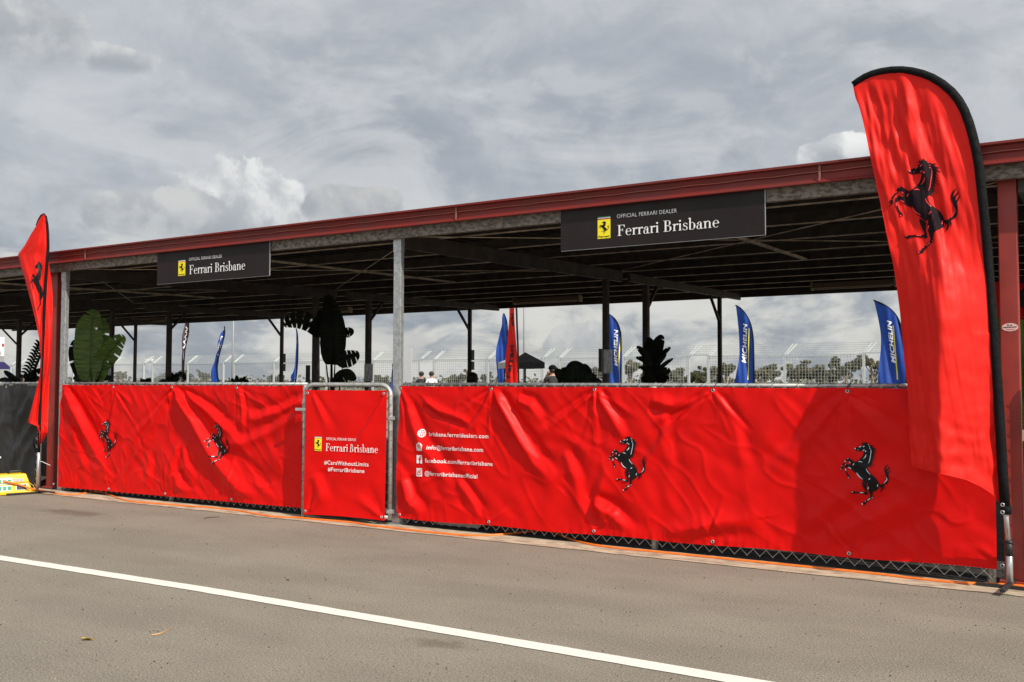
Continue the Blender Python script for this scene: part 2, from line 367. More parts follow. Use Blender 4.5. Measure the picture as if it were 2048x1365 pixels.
def ribbon(pts, w):
    "flat stroke with tapered ends"
    P = [Vector(p) for p in pts]; out = []; bk = []
    for i, p in enumerate(P):
        d = (P[min(i+1, len(P)-1)]-P[max(i-1, 0)]).normalized(); n = Vector((-d.y, d.x))
        ww = w*(.35 if i in (0, len(P)-1) else 1)/2 if len(P) > 2 else w/2.4
        out.append(p+n*ww); bk.append(p-n*ww)
    return out+bk[::-1]
def horse(parent, surf, cx, cz, h, wscale=1, tilt=0, hi=BINK, body=INK, step=.015, eps=.005, rim=False):
    k = h/1165; c, s_ = math.cos(tilt), math.sin(tilt)
    def T(p):
        x = (p[0]-640)*k*wscale; z = -(p[1]-695)*k
        return (cx+x*c-z*s_, cz+x*s_+z*c)
    o = flat('horse_emblem', [[T(q) for q in p] for p in HORSE], body, parent, surf, step, eps)
    if hi:
        ps = [[T(q) for q in ribbon(a, 17 if len(a) < 6 else 12)] for a in HI]
        ps += [[T((x+r*math.cos(a*math.pi/4), y+r*math.sin(a*math.pi/4))) for a in range(8)] for x, y, r in DOTS]
        flat('emblem_highlight', ps, hi, o, surf, step, eps+.0016)
    return o

# ---- serif capitals and small letters for the dealer name (unit = capital height)
def arc(cx, cy, rx, ry, a0, a1, tk, tn, n=18):
    o_, i_ = [], []
    for j in range(n+1):
        a = R(a0+(a1-a0)*j/n); w = tn+(tk-tn)*abs(math.cos(a))**1.6
        o_.append((cx+rx*math.cos(a), cy+ry*math.sin(a)))
        i_.append((cx+(rx-w)*math.cos(a), cy+(ry-tn if ry > tn else 0)*math.sin(a)))
    return o_+i_[::-1]
def rc(x0, y0, x1, y1): return [(x0, y0), (x1, y0), (x1, y1), (x0, y1)]
def disc(x, y, r): return [(x+r*math.cos(a*math.pi/8), y+r*math.sin(a*math.pi/8)) for a in range(16)]
S_, N_ = .135, .036
GL = {
 'F': ([rc(.12, 0, .12+S_, 1), rc(.02, 0, .38, N_), rc(.02, 1-N_, .62, 1), [(.575, 1), (.62, 1), (.645, .76), (.60, .76), (.54, .93)], rc(.25, .50, .46, .55), rc(.45, .40, .49, .65)], .70),
 'e': ([arc(.27, .31, .25, .33, 20, 315, S_*.95, N_), rc(.10, .33, .50, .375), arc(.27, .31, .25, .33, -4+14, 30, S_*.9, N_, 4)], .56),
 'r': ([rc(.09, 0, .09+S_*.9, .60), rc(.02, 0, .28, N_), [(.0, .60), (.0, .57), (.10, .545), (.2, .62), (.2, .64)], arc(.36, .44, .18, .20, 70, 175, .07, .07, 10), disc(.40, .57, .068)], .46),
 'a': ([rc(.31, .05, .31+S_*.9, .47), arc(.27, .44, .16, .20, 0, 165, S_*.8, N_), disc(.13, .47, .06), arc(.22, .17, .19, .20, 60, 330, S_*.85, N_), [(.2, .385), (.2, .34), (.34, .28), (.34, .33)], [(.31, .1), (.43, .06), (.52, .03), (.56, .06), (.53, 0), (.45, -.015), (.36, .0)]], .56),
 'i': ([rc(.09, 0, .09+S_*.9, .60), rc(.03, 0, .27, N_), [(.0, .60), (.0, .57), (.10, .545), (.2, .62), (.2, .64)], disc(.145, .86, .082)], .34),
 'B': ([rc(.12, 0, .12+S_, 1), rc(.02, 0, .40, N_), rc(.02, 1-N_, .38, 1), rc(.22, .50, .40, .55), arc(.36, .762, .24, .238, -92, 92, S_, N_), arc(.38, .262, .28, .262, -92, 92, S_*1.05, N_)], .74),
 's': ([arc(.22, .47, .17, .17, 25, 260, S_*.7, N_), arc(.22, .155, .19, .17, -155, 90, S_*.7, N_), [(.10, .40), (.17, .33), (.36, .22), (.37, .30), (.2, .41)], rc(.355, .44, .385, .60), rc(.03, .02, .06, .2)], .45),
 'b': ([rc(.09, 0, .09+S_*.9, 1.02), [(.0, 1.02), (.0, .99), (.10, .965), (.2, 1.04), (.2, 1.06)], arc(.30, .31, .27, .33, -120, 130, S_, N_)], .62),
 'n': ([rc(.09, 0, .09+S_*.9, .60), rc(.03, 0, .27, N_), rc(.38, 0, .64, N_), [(.0, .60), (.0, .57), (.10, .545), (.2, .62), (.2, .64)], rc(.44, 0, .44+S_*.9, .46), arc(.36, .42, .20, .22, 0, 150, S_*.9, N_+.02)], .70),
 ' ': ([], .30)}
def serif(name, body, parent, surf, m_, x0, x1, z0, h, step=.02, eps=.003):
    adv = sum(GL[c][1] for c in body); sx = (x1-x0)/adv; x = x0; ps = []
    for c in body:
        for p in GL[c][0]: ps.append([(x+q[0]*sx, z0+q[1]*h) for q in p])
        x += GL[c][1]*sx
    return flat(name, ps, m_, parent, surf, step, eps)
def dealer_mark(parent, surf, P, sh, off, nm, step=.02, eps=.003):
    "shield + two lines; sh, off, nm = pixel corners (left, right, bottom/base, top) read off the photo"
    l, r_, b, tp = sh; A = P(l, b); B = P(l, tp); C = P(r_, b+(off[4] if len(off) > 4 else 0))
    x0, x1, z0, z1 = A.x, C.x, A.z, B.z; h = z1-z0; w = x1-x0
    shd = flat('shield', [rc(x0, z0, x1, z0+h*.86)], YEL, parent, surf, step, eps)
    for i, mm in enumerate((RINK, WINK, GRN)):
        flat('shield_stripe', [rc(x0, z0+h*(.862+.046*i), x1, z0+h*(.862+.046*(i+1)-.002))], mm, shd, surf, step, eps)
    horse(shd, surf, x0+w*.5, z0+h*.50, h*.58, .92*w/h/.52, 0, None, step=step, eps=eps+.0015)
    writing('shield_lettering', 'Ferrari', shd, surf, INK, x0+w*.08, x1-w*.08, z0+h*.05, h*.09, step, eps+.0015, bold=.03)
    A = P(off[0], off[2]); B = P(off[1], off[2]); T = P(off[0], off[3])
    writing('small_lettering', 'OFFICIAL FERRARI DEALER', parent, surf, WINK, A.x, B.x, A.z, T.z-A.z, step, eps)
    A = P(nm[0], nm[2]); B = P(nm[1], nm[2]); T = P(nm[0], nm[3])
    serif('name_lettering', 'Ferrari Brisbane', parent, surf, WINK, A.x, B.x, A.z, T.z-A.z, step, eps)

# ------------------------------------------------------------------ ground
D, SP, X0 = 7.353, 5.349, -5.841          # fence line, bay spacing, middle post
YA, YB, YC = 11.85, 13.2, 16.4
def sheet(name, x0, x1, y0, y1, z, m_, sub=1):
    o = MB().grid(lambda u, v: (x0+(x1-x0)*u, y0+(y1-y0)*v, z), sub, sub).build(name, m_); return tag(o, kind='structure')
sheet('ground', -4000, 4000, -3000, 7000, -.02, GRASS)
sheet('paddock_asphalt', -120, 90, -60, 52, 0, ASPH)
sheet('shelter_slab', -29, 8, 7.335, 18.2, .004, SLAB)
def kerb(u, v):
    x = -29+37*u; y = (7.0+.018*noise.noise(Vector((x*2.3, 0, 0)))+.012*noise.noise(Vector((x*9, 3, 0)))) if v < .01 else 7.0+.334*v
    return (x, y, .005)
tag(MB().grid(kerb, 900, 4).build('concrete_strip', CONC), kind='structure')
def LINEY(x):
    P_ = LPTS
    if x < P_[0][0]: return P_[0][1]+.02*(x-P_[0][0])
    for (a, b), (c, d) in zip(P_, P_[1:]):
        if x <= c: return b+(d-b)*(x-a)/(c-a)
    return P_[-1][1]
LPTS = [(-7.2, 4.29), (-5.1, 4.35), (-3.8, 4.345), (-1.4, 4.335)]
def linef(u, v):
    x = -30+34*u; w = .060+.004*noise.noise(Vector((x*6, v*9, 0)))
    return (x, LINEY(x)+(w if v > .5 else -w), .004)
tag(MB().grid(linef, 1500, 1).build('painted_line', LINE), kind='structure')
# low hill on the horizon
def hillf(u, v):
    a = R(29+9*u)+YAW*0; r_ = 2600+900*v; x = -math.sin(YAW+R(14+10*u))*r_; y = math.cos(YAW+R(14+10*u))*r_
    hgt = 40*math.exp(-((u-.55)/.10)**2)+5*noise.noise(Vector((u*9, v*2, 0)))
    return (x, y, max(-5, hgt)*math.sin(math.pi*min(1, v+.02))-4)
tag(MB().grid(hillf, 40, 10).build('hill', HILLM, smooth=True), kind='structure')

# ------------------------------------------------------------------ the shelter
JOINT = mat('joint_sealant', (.26, .10, .08), .6)
sh = thing('paddock_shelter', (X0, 7.35, 0), 'long flat-roofed steel shelter with maroon fascia and dark open underside', 'shelter')
XL, XR = -29.5, 7.2
prof = [(7.40, 2.985), (7.165, 2.992), (7.165, 2.975), (7.20, 2.968), (7.205, 2.931), (7.192, 2.928), (7.192, 2.922), (7.206, 2.919), (7.203, 2.866), (7.19, 2.853), (7.19, 2.845), (7.232, 2.845), (7.232, 2.972), (7.40, 2.972)]
MB().prism([(XL, a, b) for a, b in prof], (XR-XL, 0, 0)).build('fascia', MAROON, sh)
for px in (172, 912, 1640):
    j = MB()
    x = at(px, 440, Y=7.19).x; j.box(x-.006, x+.006, 7.186, 7.19, 2.856, 2.985)
    j.box(x+.006, x+.010, 7.187, 7.19, 2.87, 2.975)
    j.build('fascia_joint', JOINT, sh)
MB().tube([(XL+i*.12, 7.1895, 2.9255+.0035*math.sin(i*1.7)) for i in range(int((XR-XL)/.12))], .0022, 5).build('fascia_seam', mat('seam_highlight', (.42, .14, .11), .4), sh)
def cbeam(x0, x1, y, z0, z1, w=.055, tkn=.003):
    return [(x0, y, z0), (x0, y+w, z0), (x0, y+w, z0+.014), (x0, y+w-tkn, z0+.014), (x0, y+w-tkn, z0+tkn), (x0, y+tkn, z0+tkn), (x0, y+tkn, z1-tkn), (x0, y+w, z1-tkn), (x0, y+w, z1), (x0, y, z1)]
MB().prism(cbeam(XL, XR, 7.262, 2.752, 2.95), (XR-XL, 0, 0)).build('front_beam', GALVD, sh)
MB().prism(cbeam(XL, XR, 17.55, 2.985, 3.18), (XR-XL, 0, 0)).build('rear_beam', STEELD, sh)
def rl(y): return 2.665+(y-7.4)*.0262          # underside of the rafters
for k in range(-4, 3):
    x = X0+k*SP
    xo, yo = (x, 0) if k != 1 else (x-.075, .16)
    p = MB().box(xo-.046, xo+.046, 7.322+yo, 7.372+yo, 0, 2.77)
    o = p.build('front_post', GALV, sh, bevel=.004, org=(x, 7.35, 0))
    c = MB().box(xo-.048, xo+.048, 7.316+yo, 7.374+yo, 2.63, 2.80).build('post_cap', GALV, sh, bevel=.003)
    b = MB().box(xo-.09, xo+.09, 7.28+yo, 7.41+yo, .005, .015).build('base_plate', GALV, sh)
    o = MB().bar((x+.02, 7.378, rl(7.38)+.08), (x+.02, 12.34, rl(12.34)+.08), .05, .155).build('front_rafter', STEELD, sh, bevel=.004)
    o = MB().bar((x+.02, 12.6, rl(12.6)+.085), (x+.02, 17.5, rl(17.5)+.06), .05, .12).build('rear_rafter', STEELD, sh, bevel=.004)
    for y, w in ((YA, .075), (YB, .085), (YC, .065)):
        MB().box(x-w/2+.02, x+w/2+.02, y-w/2, y+w/2, 0, rl(y)+.01).build('inner_post', STEELD, sh, bevel=.004)
    MB().bar((x+.02, YB+.04, rl(YB)-.34), (x+.02, YB+.42, rl(YB)+.02), .04, .04).build('knee_brace', STEELD, sh)
    MB().bar((x+.02, YC-.04, rl(YC)-.42), (x+.02, YC-.5, rl(YC)+.02), .04, .04).build('knee_brace', STEELD, sh)
for i in range(9):
    y = 7.95+i*1.13
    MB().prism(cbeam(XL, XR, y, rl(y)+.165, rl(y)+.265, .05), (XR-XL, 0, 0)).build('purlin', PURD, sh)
    MB().box(XL, XR, y-.004, y+.054, rl(y)+.159, rl(y)+.163).build('purlin_flange', PURL, sh)  # extra pale strip that paints ground bounce on the purlin underside
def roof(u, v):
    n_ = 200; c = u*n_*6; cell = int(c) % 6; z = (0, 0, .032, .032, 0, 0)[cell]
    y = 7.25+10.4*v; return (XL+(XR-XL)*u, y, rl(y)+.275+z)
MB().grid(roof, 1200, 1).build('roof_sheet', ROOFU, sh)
MB().box(XL, XR, 17.62, 17.66, 3.01, 3.24).build('rear_fascia', MAROON, sh)
for k in (-2, -1, 0, 1):
    x = X0+k*SP
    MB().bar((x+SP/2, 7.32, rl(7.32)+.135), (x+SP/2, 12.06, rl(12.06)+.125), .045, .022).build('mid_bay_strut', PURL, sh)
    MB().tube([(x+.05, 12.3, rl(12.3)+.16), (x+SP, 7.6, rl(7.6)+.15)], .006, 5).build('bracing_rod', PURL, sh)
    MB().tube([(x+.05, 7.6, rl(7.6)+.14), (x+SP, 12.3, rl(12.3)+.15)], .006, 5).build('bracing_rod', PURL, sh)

LAMPS = [(1030, 1160, 598, 'long dusty light batten under the roof left of the twin dark posts'), (1625, 1790, 570, 'long dusty light batten under the roof behind the large red flag'),
         (612, 700, 622, 'long dusty light batten above the big black-green plant'), (268, 335, 640, 'long dusty light batten over the banana plant at the left bay'), (8, 62, 654, 'dusty light batten above the black fence banner')]
for a, b_, y_, lb in LAMPS:
    Yl = 16.9; x0 = at(a, y_, Y=Yl).x; x1 = at(b_, y_, Y=Yl).x; z = 3.02
    o = thing('light_batten', ((x0+x1)/2, Yl, z), lb, 'light fitting', 'light battens under the shelter roof')
    MB().box(x0, x1, Yl-.06, Yl+.06, z, z+.09).build('housing', mat('batten_steel', (.20, .14, .09), .6), o, bevel=.006)
    MB().tube([(x0+.05, Yl-.03, z-.018), (x1-.05, Yl-.03, z-.018)], .014, 8).build('tube', mat('dusty_tube', (.45, .36, .26), .5), o)
    for xx in (x0-.02, x1-.01): MB().box(xx, xx+.03, Yl-.07, Yl+.07, z-.03, z+.1).build('end_cap', mat('batten_cap', (.32, .26, .15), .6), o)

# maroon downpipe posts
for px, yy, w, lb in ((111, 7.45, .15, 'square maroon post between the black banner and the left red banner'), (2022, 7.42, .118, 'square maroon post with an oval sticker right of the large red flag')):
    q = at(px, 750, Y=yy); o = thing('maroon_post', (q.x, yy, 0), lb, 'post', 'maroon painted posts at the front of the shelter')
    MB().box(q.x-w/2, q.x+w/2, yy-.05, yy+.05, .03, 2.842).build('shaft', REDPOST, o, bevel=.006)
    MB().box(q.x-w/2-.03, q.x+w/2+.03, yy-.08, yy+.08, .006, .032).build('base_plate', REDPOST, o, bevel=.003)
    if px > 1000:
        c = at(2020, 655, Y=yy-.05); st = thing('oval_sticker', (c.x, yy-.0515, c.z), 'small pale oval sticker on the maroon post beside the red flag', 'sticker')
        fl = lambda x, z: yy-.0515
        flat('sticker_face', [[(c.x+.051*math.cos(a*math.pi/16), c.z+.028*math.sin(a*math.pi/16)) for a in range(32)]], mat('sticker_pink', (.72, .50, .46), .5), st, fl, 0, .0005)
        writing('sticker_lettering', 'KA', st, fl, INK, c.x-.016, c.x+.016, c.z+.008, .012, 0, .0012, bold=.02)
        rr = random.Random(5); flat('sticker_lettering', [rc(c.x-.044+i*.0075, c.z-.005+i*.0003, c.x-.044+i*.0075+rr.uniform(.0035, .006), c.z+.002+i*.0003) for i in range(12)], INK, st, fl, 0, .0012)
        flat('sticker_lettering', [rc(c.x-.024+i*.0065, c.z-.019, c.x-.024+i*.0065+rr.uniform(.003, .005), c.z-.013) for i in range(8)], RINK, st, fl, 0, .0012)
q = at(96, 968, z=.0)
f_ = MB(); f_.box(q.x-.10, q.x+.16, q.y-.06, q.y+.05, .01, .018, None); f_.bar((q.x-.1, q.y-.02, .02), (q.x+.05, q.y-.03, .07), .10, .004); f_.bar((q.x+.05, q.y-.03, .07), (q.x+.16, q.y, .02), .10, .004)
tag(f_.build('bent_flashing', REDPOST), 'crumpled maroon metal offcut lying at the foot of the maroon post', 'metal offcut')

# ------------------------------------------------------------------ fences
def chain(mb, x0, x1, z0, z1, y, p=.1, w=.0032):
    n = int((x1-x0+z1-z0)/p)+2
    for d in (1, -1):
        for i in range(n):
            xb = x0+i*p-(z1-z0) if d > 0 else x0+i*p+.0
            a = [xb, z0]; b = [xb+d*(z1-z0), z1]
            # clip to x0..x1
            if d > 0:
                if a[0] < x0: a = [x0, z0+(x0-xb)]
                if b[0] > x1: b = [x1, z0+(x1-xb)]
            else:
                if a[0] > x1: a = [x1, z0+(xb-x1)]
                if b[0] < x0: b = [x0, z0+(xb-x0)]
            if b[1]-a[1] < .01 or a[0] > x1 or a[0] < x0-.001: continue
            mb.bar((a[0], y+d*w*.5, a[1]), (b[0], y+d*w*.5, b[1]), w, w)
    return mb
RZ = 1.352
def fence(x0, x1, posts, label, yb=D, p=.1):
    o = thing('chain_link_fence', ((x0+x1)/2, yb, 0), label, 'fence', 'low chain-link fences along the shelter front')
    MB().tube([(x0, yb, RZ-.008), (x1, yb, RZ-.008)], .0175, 12).build('top_rail', TUBE, o, True)
    for x in posts: MB().tube([(x, yb, .0), (x, yb, RZ-.02)], .028, 12).build('post', TUBE, o, True)
    chain(MB(), x0+.01, x1-.01, .035, RZ-.01, yb-.030, p).build('wire_mesh', WIRE, o)
    r_ = MB(); x = x0+.1
    while x < x1-.05:
        r_.tube([(x-.02, yb-.021, RZ-.030), (x-.004, yb-.0205, RZ-.006), (x+.016, yb-.006, RZ+.0105)], .0022, 5); x += .185+.03*math.sin(x*13)
    r_.build('tie_wire', DARK, o)
    return o
pxX = lambda px, y=D: at(px, 900, Y=y).x
fence(-11.16, -7.03, [-11.12, pxX(345), -7.06], 'low chain-link fence behind the red banner on the left')
fence(-5.80, -.66, [-5.79, pxX(1309), -.7], 'low chain-link fence behind the long red banner on the right')
fence(-17.5, -11.62, [-16.4, -14, -11.68], 'low chain-link fence behind the black banner')
fence(-.46, 3.2, [-.44, 2.4], 'low chain-link fence right of the maroon post at the photo edge')

# ------------------------------------------------------------------ banners
WF = 1.4
def seg_fold(x, z, pts, w0, w1, amp, skew):
    best = 1e9; bs = 0; bt = 0; n = len(pts)-1
    for i in range(n):
        ax, az = pts[i]; bx, bz = pts[i+1]; dx, dz = bx-ax, bz-az; L = dx*dx+dz*dz
        q = max(0, min(1, ((x-ax)*dx+(z-az)*dz)/L)); ex = x-ax-q*dx; ez = z-az-q*dz; d = ex*ex+ez*ez
        if d < best: best = d; bt = (i+q)/n; bs = dx*ez-dz*ex
    d = math.sqrt(best); w = (w0+(w1-w0)*bt)*WF
    if d > 4*w: return 0
    s_ = 1 if bs > 0 else -1
    tp = min(1, bt*9+.12)*(1-bt**3*.85) if True else 1
    v = math.exp(-(d/w)**1.8)
    vv = math.exp(-((d-1.7*w)/(w*1.0))**2) if s_*skew > 0 else 0
    return 1.2*amp*tp*(v-.8*vv)
class Cloth:
    def __init__(s, y0, folds, ztop, zbot, nz=.006, seed=0, ymax=None, ground=lambda x: 0):
        s.y0 = y0; s.seed = seed; s.nz = nz; s.ztop = ztop; s.zbot = zbot; s.ymax = ymax
        s.f = []
        for pts, w0, w1, amp, sk in folds:
            P = [(at(a, b, Y=y0).x, at(a, b, Y=y0).z) for a, b in pts]
            xs = [p[0] for p in P]; zs = [p[1] for p in P]; w = 5.6*max(w0, w1)
            s.f.append((P, w0, w1, amp, sk, min(xs)-w, max(xs)+w, min(zs)-w, max(zs)+w))
        s.memo = {}
    def creases(s, top, bot):
        rn = random.Random(s.seed)
        for x, z, up_ in [(a, b, 0) for a, b in top]+[(a, b, 1) for a, b in bot]:
            for _ in range(5 if not up_ else 3):
                a = rn.uniform(-1.15, 1.15); L = rn.uniform(.18, .62)*(1 if not up_ else .7); dx = math.sin(a)*L; dz = -math.cos(a)*L*(-1 if up_ else 1)
                P = [(x, z), (x+dx*.5+rn.uniform(-.02, .02), z+dz*.5), (x+dx, z+dz)]; w0 = rn.uniform(.006, .010); w1 = rn.uniform(.014, .028); am = rn.uniform(.004, .010)
                s.f.append((P, w0, w1, am, rn.choice((-1, 1)), min(p[0] for p in P)-.12, max(p[0] for p in P)+.12, min(p[1] for p in P)-.12, max(p[1] for p in P)+.12))
    def __call__(s, x, z):
        k = (round(x, 5), round(z, 5))
        if k in s.memo: return s.memo[k]
        h = 0
        for P, w0, w1, amp, sk, xa, xb, za, zb in s.f:
            if xa < x < xb and za < z < zb: h += seg_fold(x, z, P, w0, w1, amp, sk)
        zt = s.ztop(x) if callable(s.ztop) else s.ztop; zb_ = s.zbot(x)
        e = min(1, max(0, (zt-z)/.10)); eb = min(1, max(.35, (z-zb_)/.12))
        q = Vector((x*1.7+z*1.5, z*1.1-x*.5, s.seed))
        n_ = noise.noise(q*1.3)*1.5
        a = noise.noise(q*3.1+Vector((n_, 0, 4)))
        b = noise.noise(Vector((x*6+z*5, z*3.2-x*2, s.seed+9)))
        c = noise.noise(Vector((x*15, z*13, s.seed+3)))
        pk = noise.noise(Vector((x*22, zt*3, s.seed+5)))*math.exp(-max(0, z-zb_)/.05)*.008+noise.noise(Vector((x*14, 2, s.seed+8)))*math.exp(-max(0, zt-z)/.05)*.008
        rid = (1-min(1, abs(noise.noise(q*2.3+Vector((0, n_, 2))))*3.2))**2
        h = h*min(1, e*1.6)*eb+(a*s.nz*2.6+b*s.nz*.9+c*s.nz*.22+rid*s.nz*1.5)*e*eb+pk
        y = s.y0-h
        if s.ymax is not None and y > s.ymax: y = s.ymax-.2*(s.ymax-y)*0
        s.memo[k] = y
        return y
def banner(name, label, surf, xl, xr, zt, zb, m_, gr, loc, step=.0105, cat='banner', low=None):
    o = thing(name, loc, label, cat, None)
    nu = int((xr(1)-xl(1))/step); nv = int((zt(0)-zb(0))/step)
    def fn(u, v):
        x = xl(v)+(xr(v)-xl(v))*u; z = zb(x)+(zt(x)-zb(x))*v
        return (x, surf(x, z), z)
    MB().grid(fn, nu, nv).build('vinyl_sheet', m_, o, True)
    # hem
    def hem(u, v):
        x = xl(0)+(xr(0)-xl(0))*u; z = zb(x)+.028*v+.001
        return (x, surf(x, z)-.0022+(.0016 if v in (0, 1) else 0), z)
    for x, z in gr:
        y = surf(x, z)-.003
        ey_ = MB().ring((x, y, z), .0105, .0042, (0, 1, 0)).build('eyelet', ALU, o, True)
        MB().poly([(x+.008*math.cos(i*math.pi/5), y, z+.008*math.sin(i*math.pi/5)) for i in range(10)]).build('eyelet_hole', DARK, ey_)
        if z > 1: MB().tube([(x, y-.004, z), (x+.002, y-.008, z+.02), (x+.004, D-.032, RZ-.01), (x+.01, D-.018, RZ+.008), (x+.012, D, RZ+.016)], .0028, 5).build('cable_tie', DARK, o)
        else: MB().tube([(x, y-.003, z), (x+.001, y+.002, z-.035), (x, D-.02, z-.06)], .0026, 5).build('cable_tie', DARK, o)
    return o
BY = D-.068
PB = lambda x, y: at(x, y, Y=BY)
# --- long right banner
fr = [([(990,783),(1035,865),(1070,925),(1105,962)], .022, .050, .042, 1), ([(1194,783),(1225,835),(1248,880)], .018, .034, .026, 1),
 ([(1190,785),(1140,825),(1078,872)], .014, .030, .018, -1), ([(985,785),(940,860),(890,915)], .016, .034, .016, -1),
 ([(848,800),(880,822),(925,838),(940,852)], .022, .022, .022, -1), ([(1035,800),(1060,812),(1085,845)], .03, .03, .026, 1),
 ([(812,800),(838,880),(880,940),(905,985)], .03, .05, .020, 1), ([(808,955),(818,1000),(842,1035)], .03, .045, .035, 1),
 ([(915,960),(950,1010),(965,1040)], .025, .03, .016, 1), ([(1185,1005),(1225,1030),(1262,1072)], .03, .04, .032, 1),
 ([(1425,783),(1350,850),(1290,930),(1240,1000)], .018, .045, .016, -1), ([(1690,783),(1600,890),(1510,985)], .018, .055, .016, -1),
 ([(1325,1078),(1420,1050),(1500,1040)], .05, .05, .036, -1), ([(1430,790),(1470,860),(1490,950)], .02, .04, .012, 1),
 ([(1660,1075),(1750,1035),(1880,960)], .05, .07, .028, -1), ([(1600,1060),(1700,985),(1820,930)], .04, .06, .018, -1),
 ([(1128,900),(1150,960),(1165,1040)], .03, .04, .014, 1), ([(1300,800),(1345,812),(1375,800)], .03, .03, .02, -1),
 ([(1330,800),(1325,880),(1345,960)], .03, .04, .012, 1), ([(1215,1060),(1195,1000),(1215,930)], .03, .03, .014, 1), ([(1700,800),(1740,840),(1790,900)], .03, .05, .014, 1)]
zbR = lambda x: .072+(x+5.8)*.0075+.006*math.sin(x*5)
ztR = lambda x: 1.331-.006*abs(math.sin((x+5.8)*3.02))
sR = Cloth(BY, fr, ztR, zbR, .0036, 1, D-.045)
gx = [pxX(p) for p in (806, 987, 1193, 1428, 1695)]; gb = [pxX(p) for p in (806, 987, 1195, 1429, 1699, 2002)]
sR.creases([(x+.02, 1.305) for x in gx], [(x, zbR(x)+.03) for x in gb])
bR = banner('red_banner', 'long red vinyl banner with two black horses and web addresses right of the gate', sR,
    lambda v: -5.765-.045*math.sin((1-v)*2.6)*(1-v)**.5, lambda v: -.66+.0*v, ztR, zbR, RED, [(x+.02, 1.305) for x in gx]+[(x+.02*(i == 0), zbR(x)+.03) for i, x in enumerate(gb)], (-3.2, BY, 0))
horse(bR, sR, PB(1256, 927).x, PB(1256, 927).z, (PB(1256, 870).z-PB(1256, 981).z), 1.0, R(-2))
horse(bR, sR, PB(1731, 947).x, PB(1731, 947).z, (PB(1731, 884).z-PB(1731, 1011).z), 1.0, 0)
def line_of(parent, surf, P, body, xa, xb, yb, h, m_=WINK, bold=.010, **k):
    A = P(xa, yb); return writing('lettering', body, parent, surf, m_, A.x, P(xb, yb).x, A.z, (P(xa, yb-h).z-A.z)*.88, .012, .006, bold=bold, **k)
line_of(bR, sR, PB, 'brisbane.ferraridealers.com', 857, 977.5, 872.5, 9.6)
line_of(bR, sR, PB, 'info@ferraribrisbane.com', 855, 967, 899, 9.6)
line_of(bR, sR, PB, 'facebook.com/ferraribrisbane', 852, 986, 925, 9.6)
line_of(bR, sR, PB, '@ferraribrisbaneofficial', 850, 955, 950.5, 9.6)
def icon(px, py, kind):
    c = PB(px, py); x, z = c.x, c.z; r_ = .052
    el = lambda rx, rz, n=28, x_=0, z_=0: [(x+x_+rx*math.cos(2*math.pi*i/n), z+z_+rz*math.sin(2*math.pi*i/n)) for i in range(n)]
    hollow = RINKB
    flat = lambda nm, ps, *a: globals()['flat'](nm, [[(x+(p[0]-x)*.74, z+(p[1]-z)*.74) for p in q_] for q_ in ps], *a)
    if kind == 'globe':
        flat('web_icon', [el(r_*.98, r_)], WINK, bR, sR, .015, .0045)
        ps = []
        for i in range(-1, 3):
            for j in range(-1, 3):
                a, b = (i-.5)*.0215, (j-.5)*.0215; k = 1-.25*abs(a)/.04
                if abs(a) > .03 and abs(b) > .03: ps.append([(x+a-.004, z+b-.002), (x+a+.003, z+b-.004), (x+a+.004, z+b+.003), (x+a-.003, z+b+.004)])
                else: ps.append(rc(x+a-.0072*k, z+b-.0072*k, x+a+.0072*k, z+b+.0072*k))
        flat('icon_cutout', ps, hollow, bR, sR, .015, .0060)
    elif kind == 'mail':
        flat('mail_icon', [[(x-.05, z-.052), (x+.05, z-.052), (x+.05, z+.022), (x+.032, z+.04), (x+.014, z+.046), (x, z+.058), (x-.014, z+.046), (x-.032, z+.04), (x-.05, z+.022)]], WINK, bR, sR, .015, .0045)
        L = lambda a, b, w=.0045: ribbon([a, b], w)
        flat('icon_cutout', [L((x-.048, z-.046), (x-.014, z-.014)), L((x+.048, z-.046), (x+.014, z-.014)), L((x-.048, z+.016), (x, z-.022)), L((x, z-.022), (x+.048, z+.016)), rc(x-.028, z-.012, x-.0235, z+.034), rc(x+.0235, z-.012, x+.028, z+.034), rc(x-.0236, z+.0295, x+.0236, z+.034)], hollow, bR, sR, .015, .0060)
        flat('icon_cutout', [arc(x, z+.008, .018, .018, 0, 300, .005, .005)], hollow, bR, sR, .015, .0062); flat('icon_cutout', [disc(x, z+.008, .007)], hollow, bR, sR, .015, .0064)
    elif kind == 'f':
        flat('social_icon', [rc(x-.045, z-.052, x+.045, z+.052)], WINK, bR, sR, .015, .0045)
        flat('icon_cutout', [rc(x-.003, z-.053, x+.014, z+.022), rc(x-.018, z-.006, x+.030, z+.010), arc(x+.028, z+.016, .031, .024, 90, 180, .017, .015, 8), rc(x+.027, z+.025, x+.034, z+.040)], hollow, bR, sR, .015, .0060)
    else:
        flat('social_icon', [rc(x-.045, z-.052, x+.045, z+.052)], WINK, bR, sR, .015, .0045)
        flat('icon_cutout', [rc(x-.032, z-.036, x-.026, z+.012), rc(x+.026, z-.036, x+.032, z+.012), rc(x-.026, z-.036, x+.026, z-.031), rc(x+.022, z+.026, x+.036, z+.042)], hollow, bR, sR, .015, .0060)
        flat('icon_cutout', [el(.028, .032, 24, 0, .002)], hollow, bR, sR, .015, .0064); flat('social_icon', [el(.024, .028, 24, 0, .002)], WINK, bR, sR, .015, .0070)
        flat('icon_cutout', [el(.013, .020, 24, 0, .004)], hollow, bR, sR, .015, .0076)
RINKB = mat('banner_red_print', (.67, .0036, .0026), .45, spec=.15)
icon(843.8, 866.7, 'globe'); icon(841, 893.5, 'mail'); icon(839.5, 919, 'f'); icon(839, 945, 'cam')

